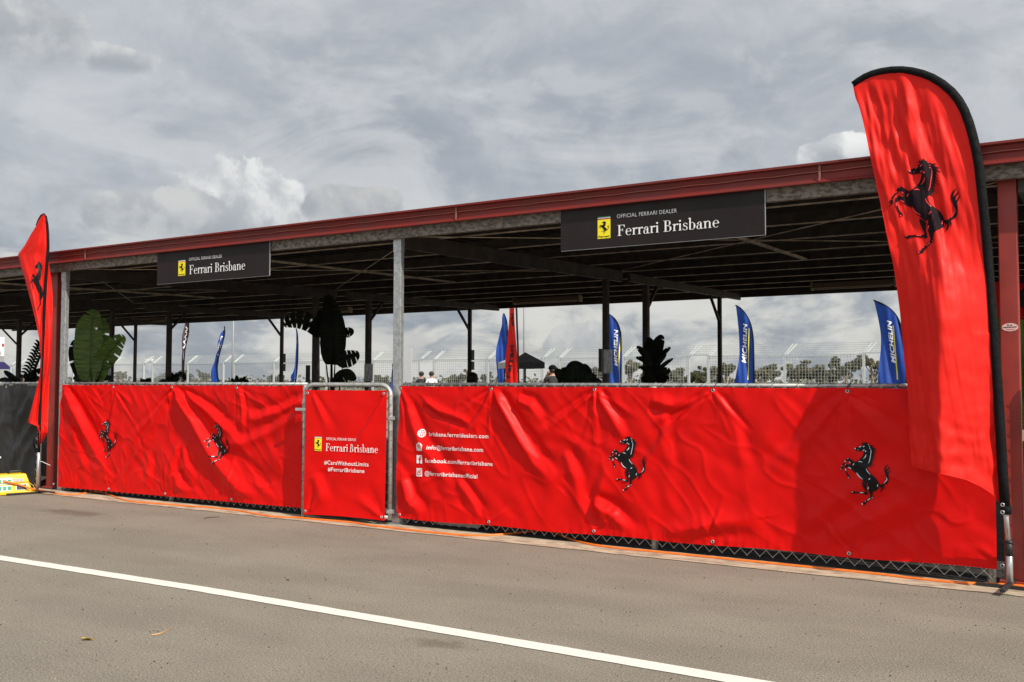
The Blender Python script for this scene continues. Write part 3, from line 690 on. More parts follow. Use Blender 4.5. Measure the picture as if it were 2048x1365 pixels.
# --- left banner
fl_ = [([(131,776),(150,815),(172,862),(208,936)], .020, .062, .052, 1), ([(350,777),(384,830),(434,919),(478,974),(515,1014)], .018, .075, .072, 1),
 ([(350,778),(322,825),(285,890),(230,978)], .016, .040, .018, -1), ([(349,780),(300,840),(262,880)], .014, .04, .014, -1),
 ([(454,915),(500,962),(560,1008)], .05, .06, .030, 1), ([(358,781),(409,815),(455,862),(485,893)], .02, .05, .028, 1),
 ([(606,800),(560,825),(515,838),(490,835)], .03, .045, .026, -1), ([(600,830),(540,865),(485,889),(440,885)], .04, .04, .018, -1),
 ([(481,779),(486,830),(482,880)], .015, .03, .014, 1), ([(356,890),(345,930),(340,985)], .03, .03, .016, 1), ([(366,895),(372,930),(392,960)], .025, .03, .016, 1),
 ([(236,780),(220,850),(212,930)], .015, .05, .010, -1), ([(145,860),(165,920),(175,970)], .04, .05, .012, 1), ([(300,900),(297,950),(290,990)], .03, .04, .012, 1), ([(350,945),(356,970),(380,998)], .035, .04, .026, 1)]
zbL = lambda x: .055+(x+11.2)*.006
ztL = lambda x: 1.331-.008*abs(math.sin((x+11.2)*3.02))
sL = Cloth(BY, fl_, ztL, zbL, .0045, 17, D-.045)
gx = [pxX(p) for p in (127, 234, 350, 481)]; gb = [pxX(p) for p in (117, 227, 340, 472)]
sL.creases([(x+.01, 1.303) for x in gx], [(x+.02, zbL(x)+.03) for x in gb])
bL = banner('red_banner', 'red vinyl banner with two small black horses left of the gate', sL,
    lambda v: at(116+8*v, 970-195*v, Y=BY).x-.02*math.sin(v*3.1), lambda v: -7.03, ztL, zbL, RED, [(x+.01, 1.303) for x in gx]+[(x+.02, zbL(x)+.03) for x in gb], (-9.1, BY, 0))
horse(bL, sL, PB(216, 877).x, PB(216, 877).z, (PB(216, 838).z-PB(216, 915).z), 1.0, R(4), eps=.010, step=.01)
horse(bL, sL, PB(438, 887).x, PB(438, 887).z, (PB(438, 845).z-PB(438, 929).z), .95, R(1), eps=.011, step=.01)

# --- black banner at the far left
sK = Cloth(BY, [([(95,800),(50,880),(10,950)], .04, .10, .04, -1), ([(90,850),(60,900),(35,960)], .03, .08, .035, -1), ([(60,790),(35,850),(15,900)], .03, .06, .03, -1), ([(15,780),(10,860),(8,960)], .06, .1, .02, 1)], 1.318, lambda x: .07, .010, 33, D-.045)
bK = banner('black_banner', 'black vinyl banner on the fence left of the maroon post', sK, lambda v: -17.2, lambda v: -11.64, lambda x: 1.318, lambda x: .07, BLKV, [(pxX(20), 1.293)], (-14, BY, 0), .03)
A = PB(0, 862)
flat('lettering', [rc(A.x-.10, PB(0, y_+h_).z, A.x+.012, PB(0, y_).z) for y_, h_ in ((851, 1), (855.5, 1), (860, 1), (868, 2.6), (873, 2.2))]+[rc(A.x-.06, PB(0, 917).z, PB(4, 913).x, PB(0, 913).z)], WINK, bK, sK, 0, .010)

# ------------------------------------------------------------------ gate
gate = bpy.data.objects.new('tube_gate', None); COL.objects.link(gate)
_h = at(781.5, 800, Y=7.262); _l = at(610, 800, Y=7.165)      # swung slightly open
HG = Vector((_h.x, 7.262, 0)); GA = math.atan2(7.262-7.165, _h.x-_l.x)
gate.location = HG; gate.rotation_euler = (0, 0, GA); gate['org'] = [0., 0., 0.]
tag(gate, 'narrow galvanised tube gate with rounded top standing slightly open between the red banners', 'gate')
GW = math.dist((_h.x, _h.y), (_l.x, _l.y)); T_ = .022
def gp(x, z, y=0): return (x, y, z)
cr = [(-GW+.11*(1-math.cos(a)), RZ-.012-.11+.11*math.sin(a)) for a in [i*math.pi/16 for i in range(9)]]
frame = [gp(-GW, .01)]+[gp(a, b) for a, b in cr]+[gp(-a, b) for a, b in []]
crr = [(-.11*(1-math.cos(a)), RZ-.012-.11+.11*math.sin(a)) for a in [i*math.pi/16 for i in range(8, -1, -1)]]
MB().tube([gp(-GW, .005)]+[gp(a, b) for a, b in cr]+[gp(a, b) for a, b in crr]+[gp(0, .05)], T_, 12).build('gate_frame', TUBE, gate, True)
MB().tube([gp(-GW, .075), gp(0, .075)], T_*.9, 12).build('bottom_rail', TUBE, gate, True)
g = MB()
for k in range(int((GW+1.3)/.1)+1):
    for d in (1, -1):
        if d > 0: a = [-GW+k*.1-1.24, .085]; b = [a[0]+1.235, 1.32]
        else: a = [-GW+k*.1, .085]; b = [a[0]-1.235, 1.32]
        if d > 0:
            if a[0] < -GW: a = [-GW, .085+(-GW-a[0])]
            if b[0] > 0: b = [0, b[1]-(b[0]-0)]
        else:
            if a[0] > 0: a = [0, .085+(a[0])]
            if b[0] < -GW: b = [-GW, b[1]-(-GW-b[0])]
        if b[1]-a[1] < .02: continue
        g.bar(gp(*a, -.004*d+.01), gp(*b, -.004*d+.01), .0035, .0035)
g.build('gate_mesh', WIRE, gate)
MB().box(-GW-.10, -GW+.03, -.03, -.02, 1.075, 1.105).build('latch_bar', ALU, gate, bevel=.003)
for z in (.13, 1.02):
    MB().box(-.026, .035, -.025, .025, z-.018, z+.018).build('hinge', ALU, gate, bevel=.004)
r_ = MB()
for i in range(14):
    z = .12+i*.085
    for x in (-GW, 0): r_.tube([(x-.024, -.012, z-.018), (x, -.0235, z), (x+.024, -.010, z+.014)], .002, 5)
r_.build('tie_wire', DARK, gate)
gb_ = thing('gate_banner', (0, 0, 0), 'small red vinyl banner with dealer name and hashtags tied to the gate', 'banner')
gb_.location = HG; gb_.rotation_euler = (0, 0, GA); gb_['org'] = [0., 0., 0.]
CG, SG = math.cos(GA), math.sin(GA)
def PG(px, py):
    "photo pixel -> gate-local point on the banner face"
    d = ray(px, py); n = Vector((-SG, CG, 0)); q = HG+n*(-.036); t_ = (q-EYE).dot(n)/d.dot(n); p = EYE+d*t_-HG
    return Vector((p.x*CG+p.y*SG, 0, p.z))
def sG(x, z):
    h = 0
    for (ax, az, bx, bz, w0, w1, am, sk) in ((-.05, 1.24, -.60, .42, .012, .035, .012, -1), (-.92, .08, -.72, .32, .012, .05, .014, 1), (-.92, 1.25, -.70, .85, .012, .04, .010, 1), (-.07, .08, -.40, .25, .012, .04, .010, -1), (-.92, .08, -.80, .5, .01, .03, .006, 1), (-.10, .12, -.35, .30, .02, .05, .008, -1), (-.9, .45, -.75, .15, .04, .05, .012, 1)):
        h += seg_fold(x, z, [(ax, az), (bx, bz)], w0, w1, am, sk)
    a = noise.noise(Vector((x*3+z*2, z*2.5-x, 44)))*.007+noise.noise(Vector((x*9, z*8, 12)))*.0022
    return -.036-h-a
MB().grid(lambda u, v: (-GW+.025+(GW-.058)*u+.014*v, sG(-GW+.025+(GW-.058)*u, .045+1.24*v), .045+1.24*v+.01*math.sin(u*3.1)*(1-v)), 80, 95).build('vinyl_sheet', RED, gb_, True)
for x, z in ((-GW+.065, 1.255), (-.055, 1.255), (-GW+.05, .08), (-.065, .08)):
    ey_ = MB().ring((x, sG(x, z)-.003, z), .0105, .0042, (0, 1, 0)).build('eyelet', ALU, gb_, True)
    MB().poly([(x+.008*math.cos(i*math.pi/5), sG(x, z)-.003, z+.008*math.sin(i*math.pi/5)) for i in range(10)]).build('eyelet_hole', DARK, ey_)
    s1 = -1 if x < -.5 else 1; s2 = 1 if z > .6 else -1
    MB().tube([(x, sG(x, z)-.006, z), (x+s1*.02, -.03, z+s2*.02), (x+s1*.045, -.022, z+s2*.03)], .0028, 5).build('cable_tie', DARK, gb_)
dealer_mark(gb_, sG, PG, (630, 644, 902, 873), (653, 714, 880.5, 875), (652, 758, 902, 887), step=.012, eps=.006)
line_of(gb_, sG, PG, '#CarsWithoutLimits', 649, 738, 929, 9.4)
line_of(gb_, sG, PG, '#FerrariBrisbane', 656, 729.5, 942.5, 9.4)

# ------------------------------------------------------------------ dealer signs under the fascia
SY = 7.236
for (xl, xr, tl, bl, lb, marks) in ((315, 540.5, 510.7, 569, 'charcoal dealer sign panel hanging over the left red banner', ((356.5, 370.5, 552.5, 521), (378, 444, 522, 516), (378.5, 492, 549, 531))),
                             (1121.5, 1529.5, 423.5, 502.5, 'charcoal dealer sign panel hanging between the silver post and the large red flag', ((1195.5, 1221, 478.5, 434.5), (1234, 1354, 437, 429), (1234.5, 1440.5, 472.5, 451)))):
    A = at(xl, tl, Y=SY); B = at(xl, bl, Y=SY); C = at(xr, 400, Y=SY)
    o = thing('dealer_sign', ((A.x+C.x)/2, SY, A.z), lb, 'sign', 'dealer signs under the fascia')
    MB().box(A.x, C.x, SY, SY+.006, B.z, 2.852).build('panel', SIGNM, o)
    MB().box(C.x+.0005, C.x+.004, SY-.001, SY+.012, B.z, 2.845).build('edge_trim', ALU, o)
    MB().box(A.x, C.x, SY+.007, SY+.014, B.z-.004, B.z+.008).build('edge_trim', ALU, o)
    PS = lambda x, y: at(x, y, Y=SY)
    dealer_mark(o, lambda x, z: SY, PS, marks[0], marks[1], marks[2], step=0, eps=.0012)

# ------------------------------------------------------------------ feather flags
def poly_at(L, t):
    ln = [0]
    for a, b in zip(L, L[1:]): ln.append(ln[-1]+math.dist(a, b))
    q = t*ln[-1]
    for i in range(len(L)-1):
        if q <= ln[i+1] or i == len(L)-2:
            k = (q-ln[i])/max(1e-9, ln[i+1]-ln[i]); return (L[i][0]+(L[i+1][0]-L[i][0])*k, L[i][1]+(L[i+1][1]-L[i][1])*k)
def feather(name, label, Y, L, Rr, Bt, mcl, surf=None, sl=(.02, .033), foot=True, base=None, group=None, nu=60, nv=90, sleeve=BLKF, smooth_R=True):
    q = at(*Rr[-1], Y=Y); bx = base.x if base is not None else q.x; by = base.y if base is not None else Y
    o = thing(name, (bx, by, 0), label, 'flag', group)
    surf = surf or (lambda x, z: Y)
    W3 = lambda p: at(p[0], p[1], Y=Y)
    Lw = [(W3(p).x, W3(p).z) for p in L]; Rw = [(W3(p).x, W3(p).z) for p in Rr]; Bw = [(W3(p).x, W3(p).z) for p in Bt]
    def crm(P, t_):
        n = len(P)-1; s_ = t_*n; i = min(n-1, int(s_)); f_ = s_-i; g_ = lambda k: P[max(0, min(n, k))]
        a, b, c, d = g_(i-1), g_(i), g_(i+1), g_(i+2)
        return tuple(.5*((2*b[j])+(-a[j]+c[j])*f_+(2*a[j]-5*b[j]+4*c[j]-d[j])*f_*f_+(-a[j]+3*b[j]-3*c[j]+d[j])*f_**3) for j in (0, 1))
    dense = lambda P: [crm(P, i/60) for i in range(61)]
    Lw, Rw, Bw = dense(Lw), dense(Rw), dense(Bw)
    def fn(u, v):
        l = poly_at(Lw, v); r_ = poly_at(Rw, v); b = poly_at(Bw, u); l1, r1 = Lw[-1], Rw[-1]
        x = l[0]+(r_[0]-l[0])*u+v**6*(b[0]-l1[0]-(r1[0]-l1[0])*u); z = l[1]+(r_[1]-l[1])*u+v**6*(b[1]-l1[1]-(r1[1]-l1[1])*u)
        return (x, surf(x, z), z)
    MB().grid(fn, nu, nv).build('flag_cloth', mcl, o, True)
    pts = [(x, surf(x, z)*0+Y, z) for x, z in Rw[::2]]
    n = len(pts); rad = [sl[0]+(sl[1]-sl[0])*min(1, i/n*2.2) for i in range(n)]
    MB().tube(pts, rad, 10).build('pole_sleeve', sleeve, o, True)
    if foot:
        e = pts[-1]; MB().tube([e, (bx, by, .25)], .016, 10).build('pole', ALU, o, True)
        MB().tube([(bx, by, .26), (bx, by, .03)], .021, 10).build('pole_socket', ALU, o, True)
        MB().bar((bx-.20, by-.02, .016), (bx+.28, by-.05, .016), .03, .02).build('ground_foot', DARK, o)
        MB().bar((bx-.02, by-.30, .036), (bx+.02, by+.18, .036), .03, .018).build('ground_foot', DARK, o)
    return o
# big flag on the right
FY = 7.105
xc_ = at(1888, 700, Y=FY).x; xp = at(1985, 700, Y=FY).x; xf = at(1800, 700, Y=FY).x; zt_ = at(1860, 430, Y=FY).z; z2_ = at(1860, 560, Y=FY).z
_arc = [(at(a, b, Y=FY).x, at(a, b, Y=FY).z) for a, b in ((1706,170),(1728,155),(1757,144.5),(1795,140),(1834,145),(1872,160),(1907,188),(1930,225),(1946,275),(1957,330),(1965,400),(1972,470),(1979,560),(1988,680))]
def arc_gap(x, z):
    d = min(((x-a)**2+(z-b)**2) for a, b in [(p[0]+(q[0]-p[0])*k/4, p[1]+(q[1]-p[1])*k/4) for p, q in zip(_arc, _arc[1:]) for k in range(4)])
    return min(1, math.sqrt(d)/.22)
def sF(x, z):
    k = max(0, min(1, (zt_-z)/.75)); k = k*k*(3-2*k)
    xc = xc_-(.10*max(0, min(1, (z-z2_)/.55))); A = .185*k
    q = x-xc; ql = -q/.30; qr = q/.30
    d = math.sqrt(q*q+.0006)-.0245
    f_ = max(-.35, 1-d/(.27 if q > 0 else .23))*A
    w = .016*noise.noise(Vector((x*9+z*1.2, z*.9, 3)))+.006*noise.noise(Vector((x*34+z*4, z*2.0, 8)))
    topw = (1-k)*(.030*noise.noise(Vector((x*11+z*3.5, z*1.3, 5)))+.018*noise.noise(Vector((x*22+z*5, z*3.2, 15))))
    dg = .030*math.exp(-((x-at(1850, 300, Y=FY).x-(2.75-z)*.17)/.035)**2)*(1 if z > 2.2 else max(0, 1-(2.2-z)/.3))
    cr = .008*noise.noise(Vector((x*16, z*9, 20)))+.010*noise.noise(Vector((x*9, z*5, 30)))+.016*noise.noise(Vector((x*13, z*14, 2)))*math.exp(-((z-.95)/.25)**2)
    near = max(0, min(1, (xp+.12-x)/.12))
    return min(FY+.012, FY-.008-(f_+(w+topw+cr+dg)*min(1, near+.1)*(arc_gap(x, z) if z > 1.7 else 1)))
base = at(2020, 1178, z=0)
FL = feather('feather_flag', 'tall red feather flag with large black horse in front of the long red banner', FY,
  [(1706,170),(1711,195),(1719,215),(1728,250),(1737,292),(1746,335),(1754,375),(1763,415),(1772,458),(1785,525),(1792,570),(1801,640),(1810,727),(1816,774),(1820,840),(1822,890),(1825,933)],
  [(1706,170),(1728,155),(1757,144.5),(1795,140),(1834,145),(1872,160),(1907,188),(1930,225),(1946,275),(1957,330),(1965,400),(1972,470),(1979,560),(1988,680),(1997,800),(2003,900),(2010,1012)],
  [(1825,933),(1850,936),(1874,940),(1899,945),(1937,957),(1964,972),(1986,989),(2004,1012)], REDF, sF, (.024, .031), base=Vector((base.x, base.y, 0)), nu=120, nv=220)
def hemf():
    P = [(1825,933),(1850,936),(1874,940),(1899,945),(1937,957),(1964,972),(1986,989),(2004,1012)]; out = []
    for p, q in zip(P, P[1:]):
        for k in range(4):
            a = at(p[0]+(q[0]-p[0])*k/4, p[1]+(q[1]-p[1])*k/4, Y=FY); out.append((a.x, sF(a.x, a.z)-.003, a.z))
    return out
MB().tube(hemf(), .0035, 6).build('hem_piping', REDF, FL, True)
ps_ = at(2012, 1012, Y=FY); pe_ = at(2013, 1029, Y=FY)
MB().tube([ps_, pe_], .031, 10).build('sleeve_end', BLKF, FL, True)
for py in (1010, 1025):
    c = at(2005, py, Y=FY-.034); MB().ring(c, .010, .004, (0.3, 1, 0)).build('eyelet', ALU, FL, True)
c = at(2018, 1100, Y=FY); MB().tube([c+Vector((0, -.003, .06)), c+Vector((0, -.003, -.04))], .023, 10).build('lock_collar', DARK, FL, True)
MB().ring(c+Vector((.0, -.0, .045)), .03, .003, (.2, .3, 1)).build('bungee_loop', DARK, FL, True)
PF = lambda x, y: at(x, y, Y=FY)
horse(FL, sF, PF(1849, 414).x, PF(1849, 414).z, PF(1849, 321).z-PF(1849, 511).z, .90, 0, RINK, mat('flag_black_print', (.010, .004, .007), .7, spec=.12), .012, .004)

# twisted flag on the left
LY = 6.99
rows = [(429,88,86,88.5),(433,91,82,91),(440,93.5,78,93.5),(451,95,73,95),(470,96,61,96),(490,96.5,50,96.5),(509,95.5,36,97),(535,93.5,42,99),(560,92,50,103),(590,90,58,105.5),(620,88.5,66,105.5),(650,87,73,104.5),(680,85.5,78.5,104),(720,84,82,102),(750,82.5,80,99.5),(765,82,76,98.5),(800,81,67,97),(846,79.5,55,96),(853,79.3,74,95.8),(865,79,78,95),(880,78.5,78,87),(894,78,77.8,78.5)]
def row_at(v):
    q = v*(len(rows)-1); i = min(len(rows)-2, int(q)); f_ = q-i; return [a+(b-a)*f_ for a, b in zip(rows[i], rows[i+1])]
def twist(u, v):
    y_, S1, L1, R1 = row_at(v)
    if u < .5: k = u*2; px = S1+(L1-S1)*k; dy = -.03-.09*math.sin(k*math.pi*.6)
    else: k = (u-.5)*2; px = L1+(R1-L1)*k; dy = -.07+.20*k
    wv = .004*math.sin(u*30+v*14)*(1 if .04 < v < .97 else .2)+.008*noise.noise(Vector((u*14, v*11, 1)))
    p = at(px, y_, Y=LY+dy+wv); return (p.x, p.y, p.z)
bs = at(74, 988, z=0)
LF = thing('feather_flag', (bs.x, bs.y, 0), 'twisted red feather flag rolled round its pole beside the yellow power box', 'flag')
MB().grid(twist, 70, 150).build('flag_cloth', REDF, LF, True)
spts = [at(x, y, Y=LY-.04) for x, y in ((73,452),(77,441),(82,432),(87.5,428.5),(91.5,434),(94.5,450),(96,470),(96.5,492),(95.5,512),(93.5,535),(91,570),(89,610),(87,655),(84.5,713),(82,765),(80,818),(78.5,870),(77.5,905))]
MB().tube(spts, [.012]*4+[.015]*4+[.018]*10, 8).build('pole_sleeve', BLKF, LF, True)
MB().tube([spts[-1], (bs.x, bs.y, .03)], .017, 10).build('pole', ALU, LF, True)
MB().tube([at(72, 944, Y=LY), at(71.5, 955, Y=LY)], .024, 10).build('lock_collar', DARK, LF, True)
MB().bar((bs.x-.10, bs.y-.32, .016), (bs.x+.02, bs.y+.12, .016), .035, .02).build('ground_foot', DARK, LF)
MB().bar((bs.x-.2, bs.y-.0, .034), (bs.x+.3, bs.y+.03, .034), .03, .016).build('ground_foot', DARK, LF)
MB().tube([at(73, 922, Y=LY-.03), at(85, 924, Y=LY-.03), at(93, 928, Y=LY-.03), at(100, 931, Y=LY-.03)], .004, 5).build('loose_cord', WHITE, LF)
hp = [[((61+(a-200)*.037)/100, -(521+(b-110)*.085)/100) for a, b in HORSE[0]]]
hm = bpy.data.meshes.new('horse_emblem'); hm.from_pydata([(a, 0, b) for a, b in hp[0]], [], [tuple(range(len(hp[0])))])
bm = bmesh.new(); bm.from_mesh(hm); bmesh.ops.triangulate(bm, faces=bm.faces[:], ngon_method='EAR_CLIP'); bm.to_mesh(hm); bm.free(); remesh_cut(hm, .03)
ys_ = [r_[0] for r_ in rows]
for v in hm.vertices:
    px, py = v.co.x*100, -v.co.z*100; i_ = max(i for i, y in enumerate(ys_) if y <= py); vv = (i_+(py-ys_[i_])/(ys_[i_+1]-ys_[i_]))/(len(rows)-1)
    _, S1, L1, R1 = row_at(vv); k = max(.02, min(.97, (S1-px)/(S1-L1))); p = Vector(twist(k/2, vv)); p += (EYE-p).normalized()*.012; v.co = p-Vector(LF['org'])
hm.materials.append(INK); ho = bpy.data.objects.new('horse_emblem', hm); COL.objects.link(ho); ho.parent = LF

# blue, red and brown flags beyond the shelter
def rear_flag(label, Y, L, Rr, mcl, group='feather flags beyond the shelter', word=None, seed=0, bold=.035, slope=0, name='feather_flag', tcol=WINK, stripe=True, scrawl=None):
    b1, b2 = L[-1], Rr[-1]
    xm = at((L[2][0]+Rr[-2][0])/2, 700, Y=Y).x
    sf = lambda x, z: Y+slope*(x-xm)-.05*math.sin((x*1.0+z*.25)*9+seed)-.02*math.sin(x*31+z*3)
    o = feather(name, label, Y, L, Rr, [b1, ((b1[0]+b2[0])/2, (b1[1]+b2[1])/2), b2], mcl, sf, (.02, .028), group=group, nu=16, nv=40)
    if scrawl:
        A = [at(x, y, Y=Y) for x, y in scrawl]; flat('script_lettering', [ribbon([(a.x, a.z), (b.x, b.z)], .055) for a, b in zip(A, A[1:])], WINK, o, sf, .06, .02)
    if word:
        x0, y0, x1, y1, cap = word[1:6]                      # baseline from lower to upper end of the vertical word
        me = text_mesh(word[0], 0, 1, 0, 1, shear=.25, bold=bold)
        A = at(x0, y0, Y=Y); B = at(x1, y1, Y=Y); Cc = at(x0-cap, y0, Y=Y); up_ = (Cc-A)
        for v in me.vertices:
            p = A+(B-A)*v.co.x+up_*v.co.z; v.co = Vector((p.x, 0, p.z))
        lay('lettering', me, tcol, o, sf, .06, .012)
        if stripe:
            s0 = at(x0+3.6, y0+33, Y=Y); s1 = at(x1+4.2, y1+10, Y=Y)
            flat('stripe', [ribbon([(s0.x, s0.z), (s1.x, s1.z)], .035)], YEL, o, sf, .06, .012)
    return o
rear_flag('blue feather flag with white tyre-maker lettering between two dark posts', 30, [(1471,611),(1473,630),(1476,660),(1478,695),(1478,720),(1474,745),(1467,768),(1462,800)], [(1471,611),(1481,617),(1492,630),(1500,646),(1505,668),(1507,700),(1508,768),(1508,800)], BLUE, word=('MICHELIN', 1491.5, 727, 1495, 647, 8.4))
rear_flag('blue feather flag with white lettering touching the edge of the large red flag', 28, [(1747,601),(1752,622),(1757,645),(1761,670),(1761,700),(1758,735),(1756,768),(1754,800)], [(1747,601),(1762,607),(1777,616),(1790,629),(1799,646),(1805,670),(1810,710),(1812,768),(1813,800)], BLUE, seed=2, word=('MICHELIN', 1791, 727, 1783, 641, 8.8))
rear_flag('blue feather flag with white lettering close right of the dark post with a notice', 32, [(1213,626),(1213,650),(1214,690),(1216,730),(1214,768),(1212,800)], [(1213,626),(1224,633),(1233,643),(1239,658),(1242,680),(1242,768),(1242,800)], BLUE, seed=1, word=('MICHELIN', 1236, 733, 1236, 659, 7))
rear_flag('thin leaning blue feather flag left of the tall grey pole', 26, [(448.8,653),(441,672),(436,693),(431,710),(427,730),(425,744),(422,766),(420,800)], [(448.8,653),(449.3,664),(446,683),(441,700),(437.7,713),(434,730),(435,752),(437,766),(438,800)], BLUE, seed=3, word=('MICHELIN', 435, 712, 446, 672, 2.4), stripe=False)
rear_flag('thin upright blue feather flag below the drooping banana leaf', 27, [(592,657),(590,672),(590,700),(590,738),(583,752),(579,767),(576,800)], [(592,657),(594.5,667),(595.8,690),(595,723),(593,747),(591,767),(590,800)], BLUE, seed=4, word=('MICHELIN', 594, 718, 595, 680, 2), stripe=False)
rear_flag('blue feather flag half hidden behind the inner red flag', 31, [(1007.7,627),(1002,653),(996,679),(994,700),(993.8,717),(994,765),(993,800)], [(1007.7,627),(1013.6,645),(1015,680),(1012,720),(1008,765),(1007,800)], BLUE, seed=5)
rear_flag('sliver of blue flag beside the silver post', 26, [(785,728),(783.5,735),(783,745),(783,766),(782,800)], [(785,728),(786,735),(786.5,745),(787,766),(787,800)], BLUE, seed=6)
o = rear_flag('narrow red feather flag with small black horse seen past the shelter', 24, [(1012,588),(1014,615),(1013,651),(1010,690),(1008,720),(1005,765),(1003,800)], [(1012,588),(1022,578),(1030,590),(1033,620),(1034,650),(1036,702),(1037,765),(1037,800)], REDF, seed=7, slope=-.45)
_xm = at((1013+1037)/2, 700, Y=24).x
sfr = lambda x, z: 24-.45*(x-_xm)-.05*math.sin((x+z*.25)*9+7)-.02*math.sin(x*31+z*3)-.02
q = at(1025, 643, Y=24); horse(o, sfr, q.x, q.z, .50, .5, R(-6), None, step=.05, eps=.012)
me = text_mesh('Ferrari', 0, 1, 0, 1, bold=.03); A = at(1018, 757, Y=24); B = at(1024, 690, Y=24)
for v in me.vertices: p = A+(B-A)*v.co.x; v.co = Vector((p.x-.10+.16*(1-v.co.z), 0, p.z))
lay('lettering', me, INK, o, sfr, .05, .012)
rear_flag('narrow maroon-brown feather flag with white script on the left', 27, [(369,640),(367,665),(366,686),(364,705),(362.5,720),(361.5,745),(361,766),(361,800)], [(369,640),(375,641),(377.5,650),(374.5,676),(370,700),(367.5,734),(367,766),(367,800)], BROWNF, seed=8, scrawl=((370.5,653),(374.5,659),(370.5,664),(375,668),(370,674),(373.5,679),(369,684),(372,690),(369,697)))
rear_flag('faint purple-brown flag between the dark post and the black-green plant', 26, [(634,625),(634,640),(634,660),(635,680),(636,766),(636,800)], [(634,625),(638,628),(641,645),(640,662),(638,680),(638,766),(638,800)], BROWNF, seed=9)
o = rear_flag('red flag with black shapes behind the maroon post at the right edge', 10.2, [(1985,566),(1987,590),(1991,640),(1993,700),(1995,760)], [(1985,566),(2020,562),(2060,562),(2062,640),(2062,700),(2062,760)], REDF, seed=10)
q = at(2052, 605, Y=10.1); horse(o, lambda x, z: 10.08, q.x, q.z, .50, 1, 0, None, step=.05, eps=.0)

# ------------------------------------------------------------------ things on the ground
# yellow power box
A = at(1, 992, z=0); B = at(66, 988, z=0)
pb = thing('power_box', (A.x, A.y, 0), 'yellow power distribution box with green sockets and cables by the black banner', 'power box')
dx = (Vector((B.x, B.y, 0))-Vector((A.x, A.y, 0))); L_ = dx.length; ex = dx.normalized(); ey = Vector((-ex.y, ex.x, 0))
def PBX(a, b, c): return Vector((A.x, A.y, 0))+ex*a+ey*b+Vector((0, 0, c))
w_ = L_; hh = .245
bot = [PBX(-.16, .0, .02), PBX(w_, .0, .02), PBX(w_+.0, .30, .02), PBX(-.16, .30, .02)]; top_ = [PBX(-.02, .06, hh), PBX(w_-.07, .05, hh), PBX(w_-.07, .25, hh), PBX(-.02, .25, hh)]
mb = MB(); mb.v = bot+top_; mb.f = [(0, 3, 2, 1), (4, 5, 6, 7), (0, 1, 5, 4), (1, 2, 6, 5), (2, 3, 7, 6), (3, 0, 4, 7)]
mb.build('body', YBOX, pb, bevel=.012)
MB().box(0, 1, 0, 1, 0, 1, Matrix(((ex.x*(w_+.2), ey.x*.34, 0, PBX(-.18, -.02, 0).x), (ex.y*(w_+.2), ey.y*.34, 0, PBX(-.18, -.02, 0).y), (0, 0, .035, .006), (0, 0, 0, 1)))).build('base_skirt', YBOX, pb, bevel=.006)
MB().tube([PBX(.10, .13, hh), PBX(.12, .13, hh+.03), PBX(.24, .13, hh+.03), PBX(.26, .13, hh)], .012, 8).build('carry_handle', DARK, pb, True)
face = lambda a, b, e=.006: PBX(a, .0+.052*(b-.02)/(hh-.02)-e, b)
fq = lambda a0, a1, b0, b1, e=.006: [face(a0, b0, e), face(a1, b0, e), face(a1, b1, e), face(a0, b1, e)]
def plate(nm, m_, *q, th=.004): MB().prism(fq(*q), ey*th).build(nm, m_, pb)
plate('window_frame', WHITE, w_-.19, w_-.065, .055, .125); plate('window', DARK, w_-.18, w_-.075, .062, .118, .011)
plate('window', mat('grey_cover', (.35, .35, .36), .3), w_-.205, w_-.105, .155, .19)
plate('socket_plate', WHITE, -.10, .13, .13, .205); plate('socket_plate', WHITE, -.12, .12, .05, .115)
for i in range(4):
    for z in (.165, .085):
        a = -.06+i*.052; plate('socket', mat('green_socket', (.02, .28, .12), .4), a-.018, a+.018, z-.022, z+.02, .012)
for i, (a, z) in enumerate(((.0, .15), (.05, .15), (.09, .15), (-.05, .15))):
    pass
tag(MB().tube([face(-.1, .165, .02), face(.05, .150, .02), face(.16, .150, .02), PBX(w_-.06, .02, .150), PBX(w_+.0, .0, .10), PBX(w_+.04, .0, .012)], .0035, 7).build('power_lead', mat('yellow_lead', (.75, .42, .02), .5), None, True), 'yellow lead running across the face of the power box', 'cable')
cpts = [face(.03, .17, .02), face(.10, .15, .03), face(.22, .11, .02), PBX(w_+.01, -.03, .05), at(73, 980, z=.02)]
for x, y in ((82,981),(96,984),(115,988),(132,989.5),(155,989),(175,986),(190,984.5),(205,985.5),(222,991),(240,998),(262,1003.5),(300,1006.5),(345,1010),(380,1013),(420,1015.5),(470,1021),(510,1028),(540,1033),(565,1035),(592,1035.5),(640,1040),(700,1045),(745,1052),(770,1054.5),(800,1058),(860,1065),(930,1071),(985,1070.5),(1025,1067.5),(1060,1063.5),(1085,1062),(1105,1065),(1130,1074),(1150,1082),(1180,1089),(1212,1094),(1255,1099),(1300,1103),(1350,1108),(1400,1113),(1500,1123),(1600,1133),(1740,1147),(1830,1157.5),(1920,1166),(2010,1170),(2047,1173),(2120,1180)):
    cpts.append(at(x, y, z=.011))
dense_ = []
for i in range(len(cpts)-1):
    a, b, c, d = cpts[max(0, i-1)], cpts[i], cpts[i+1], cpts[min(len(cpts)-1, i+2)]
    for k in range(4):
        f_ = k/4; dense_.append(.5*((2*b)+(c-a)*f_+(2*a-5*b+4*c-d)*f_*f_+(3*b-a-3*c+d)*f_**3))
tag(MB().tube(dense_, .0105, 8).build('extension_cord', ORANGE, None, True), 'long orange extension cord trailing along the foot of the fence', 'cord')
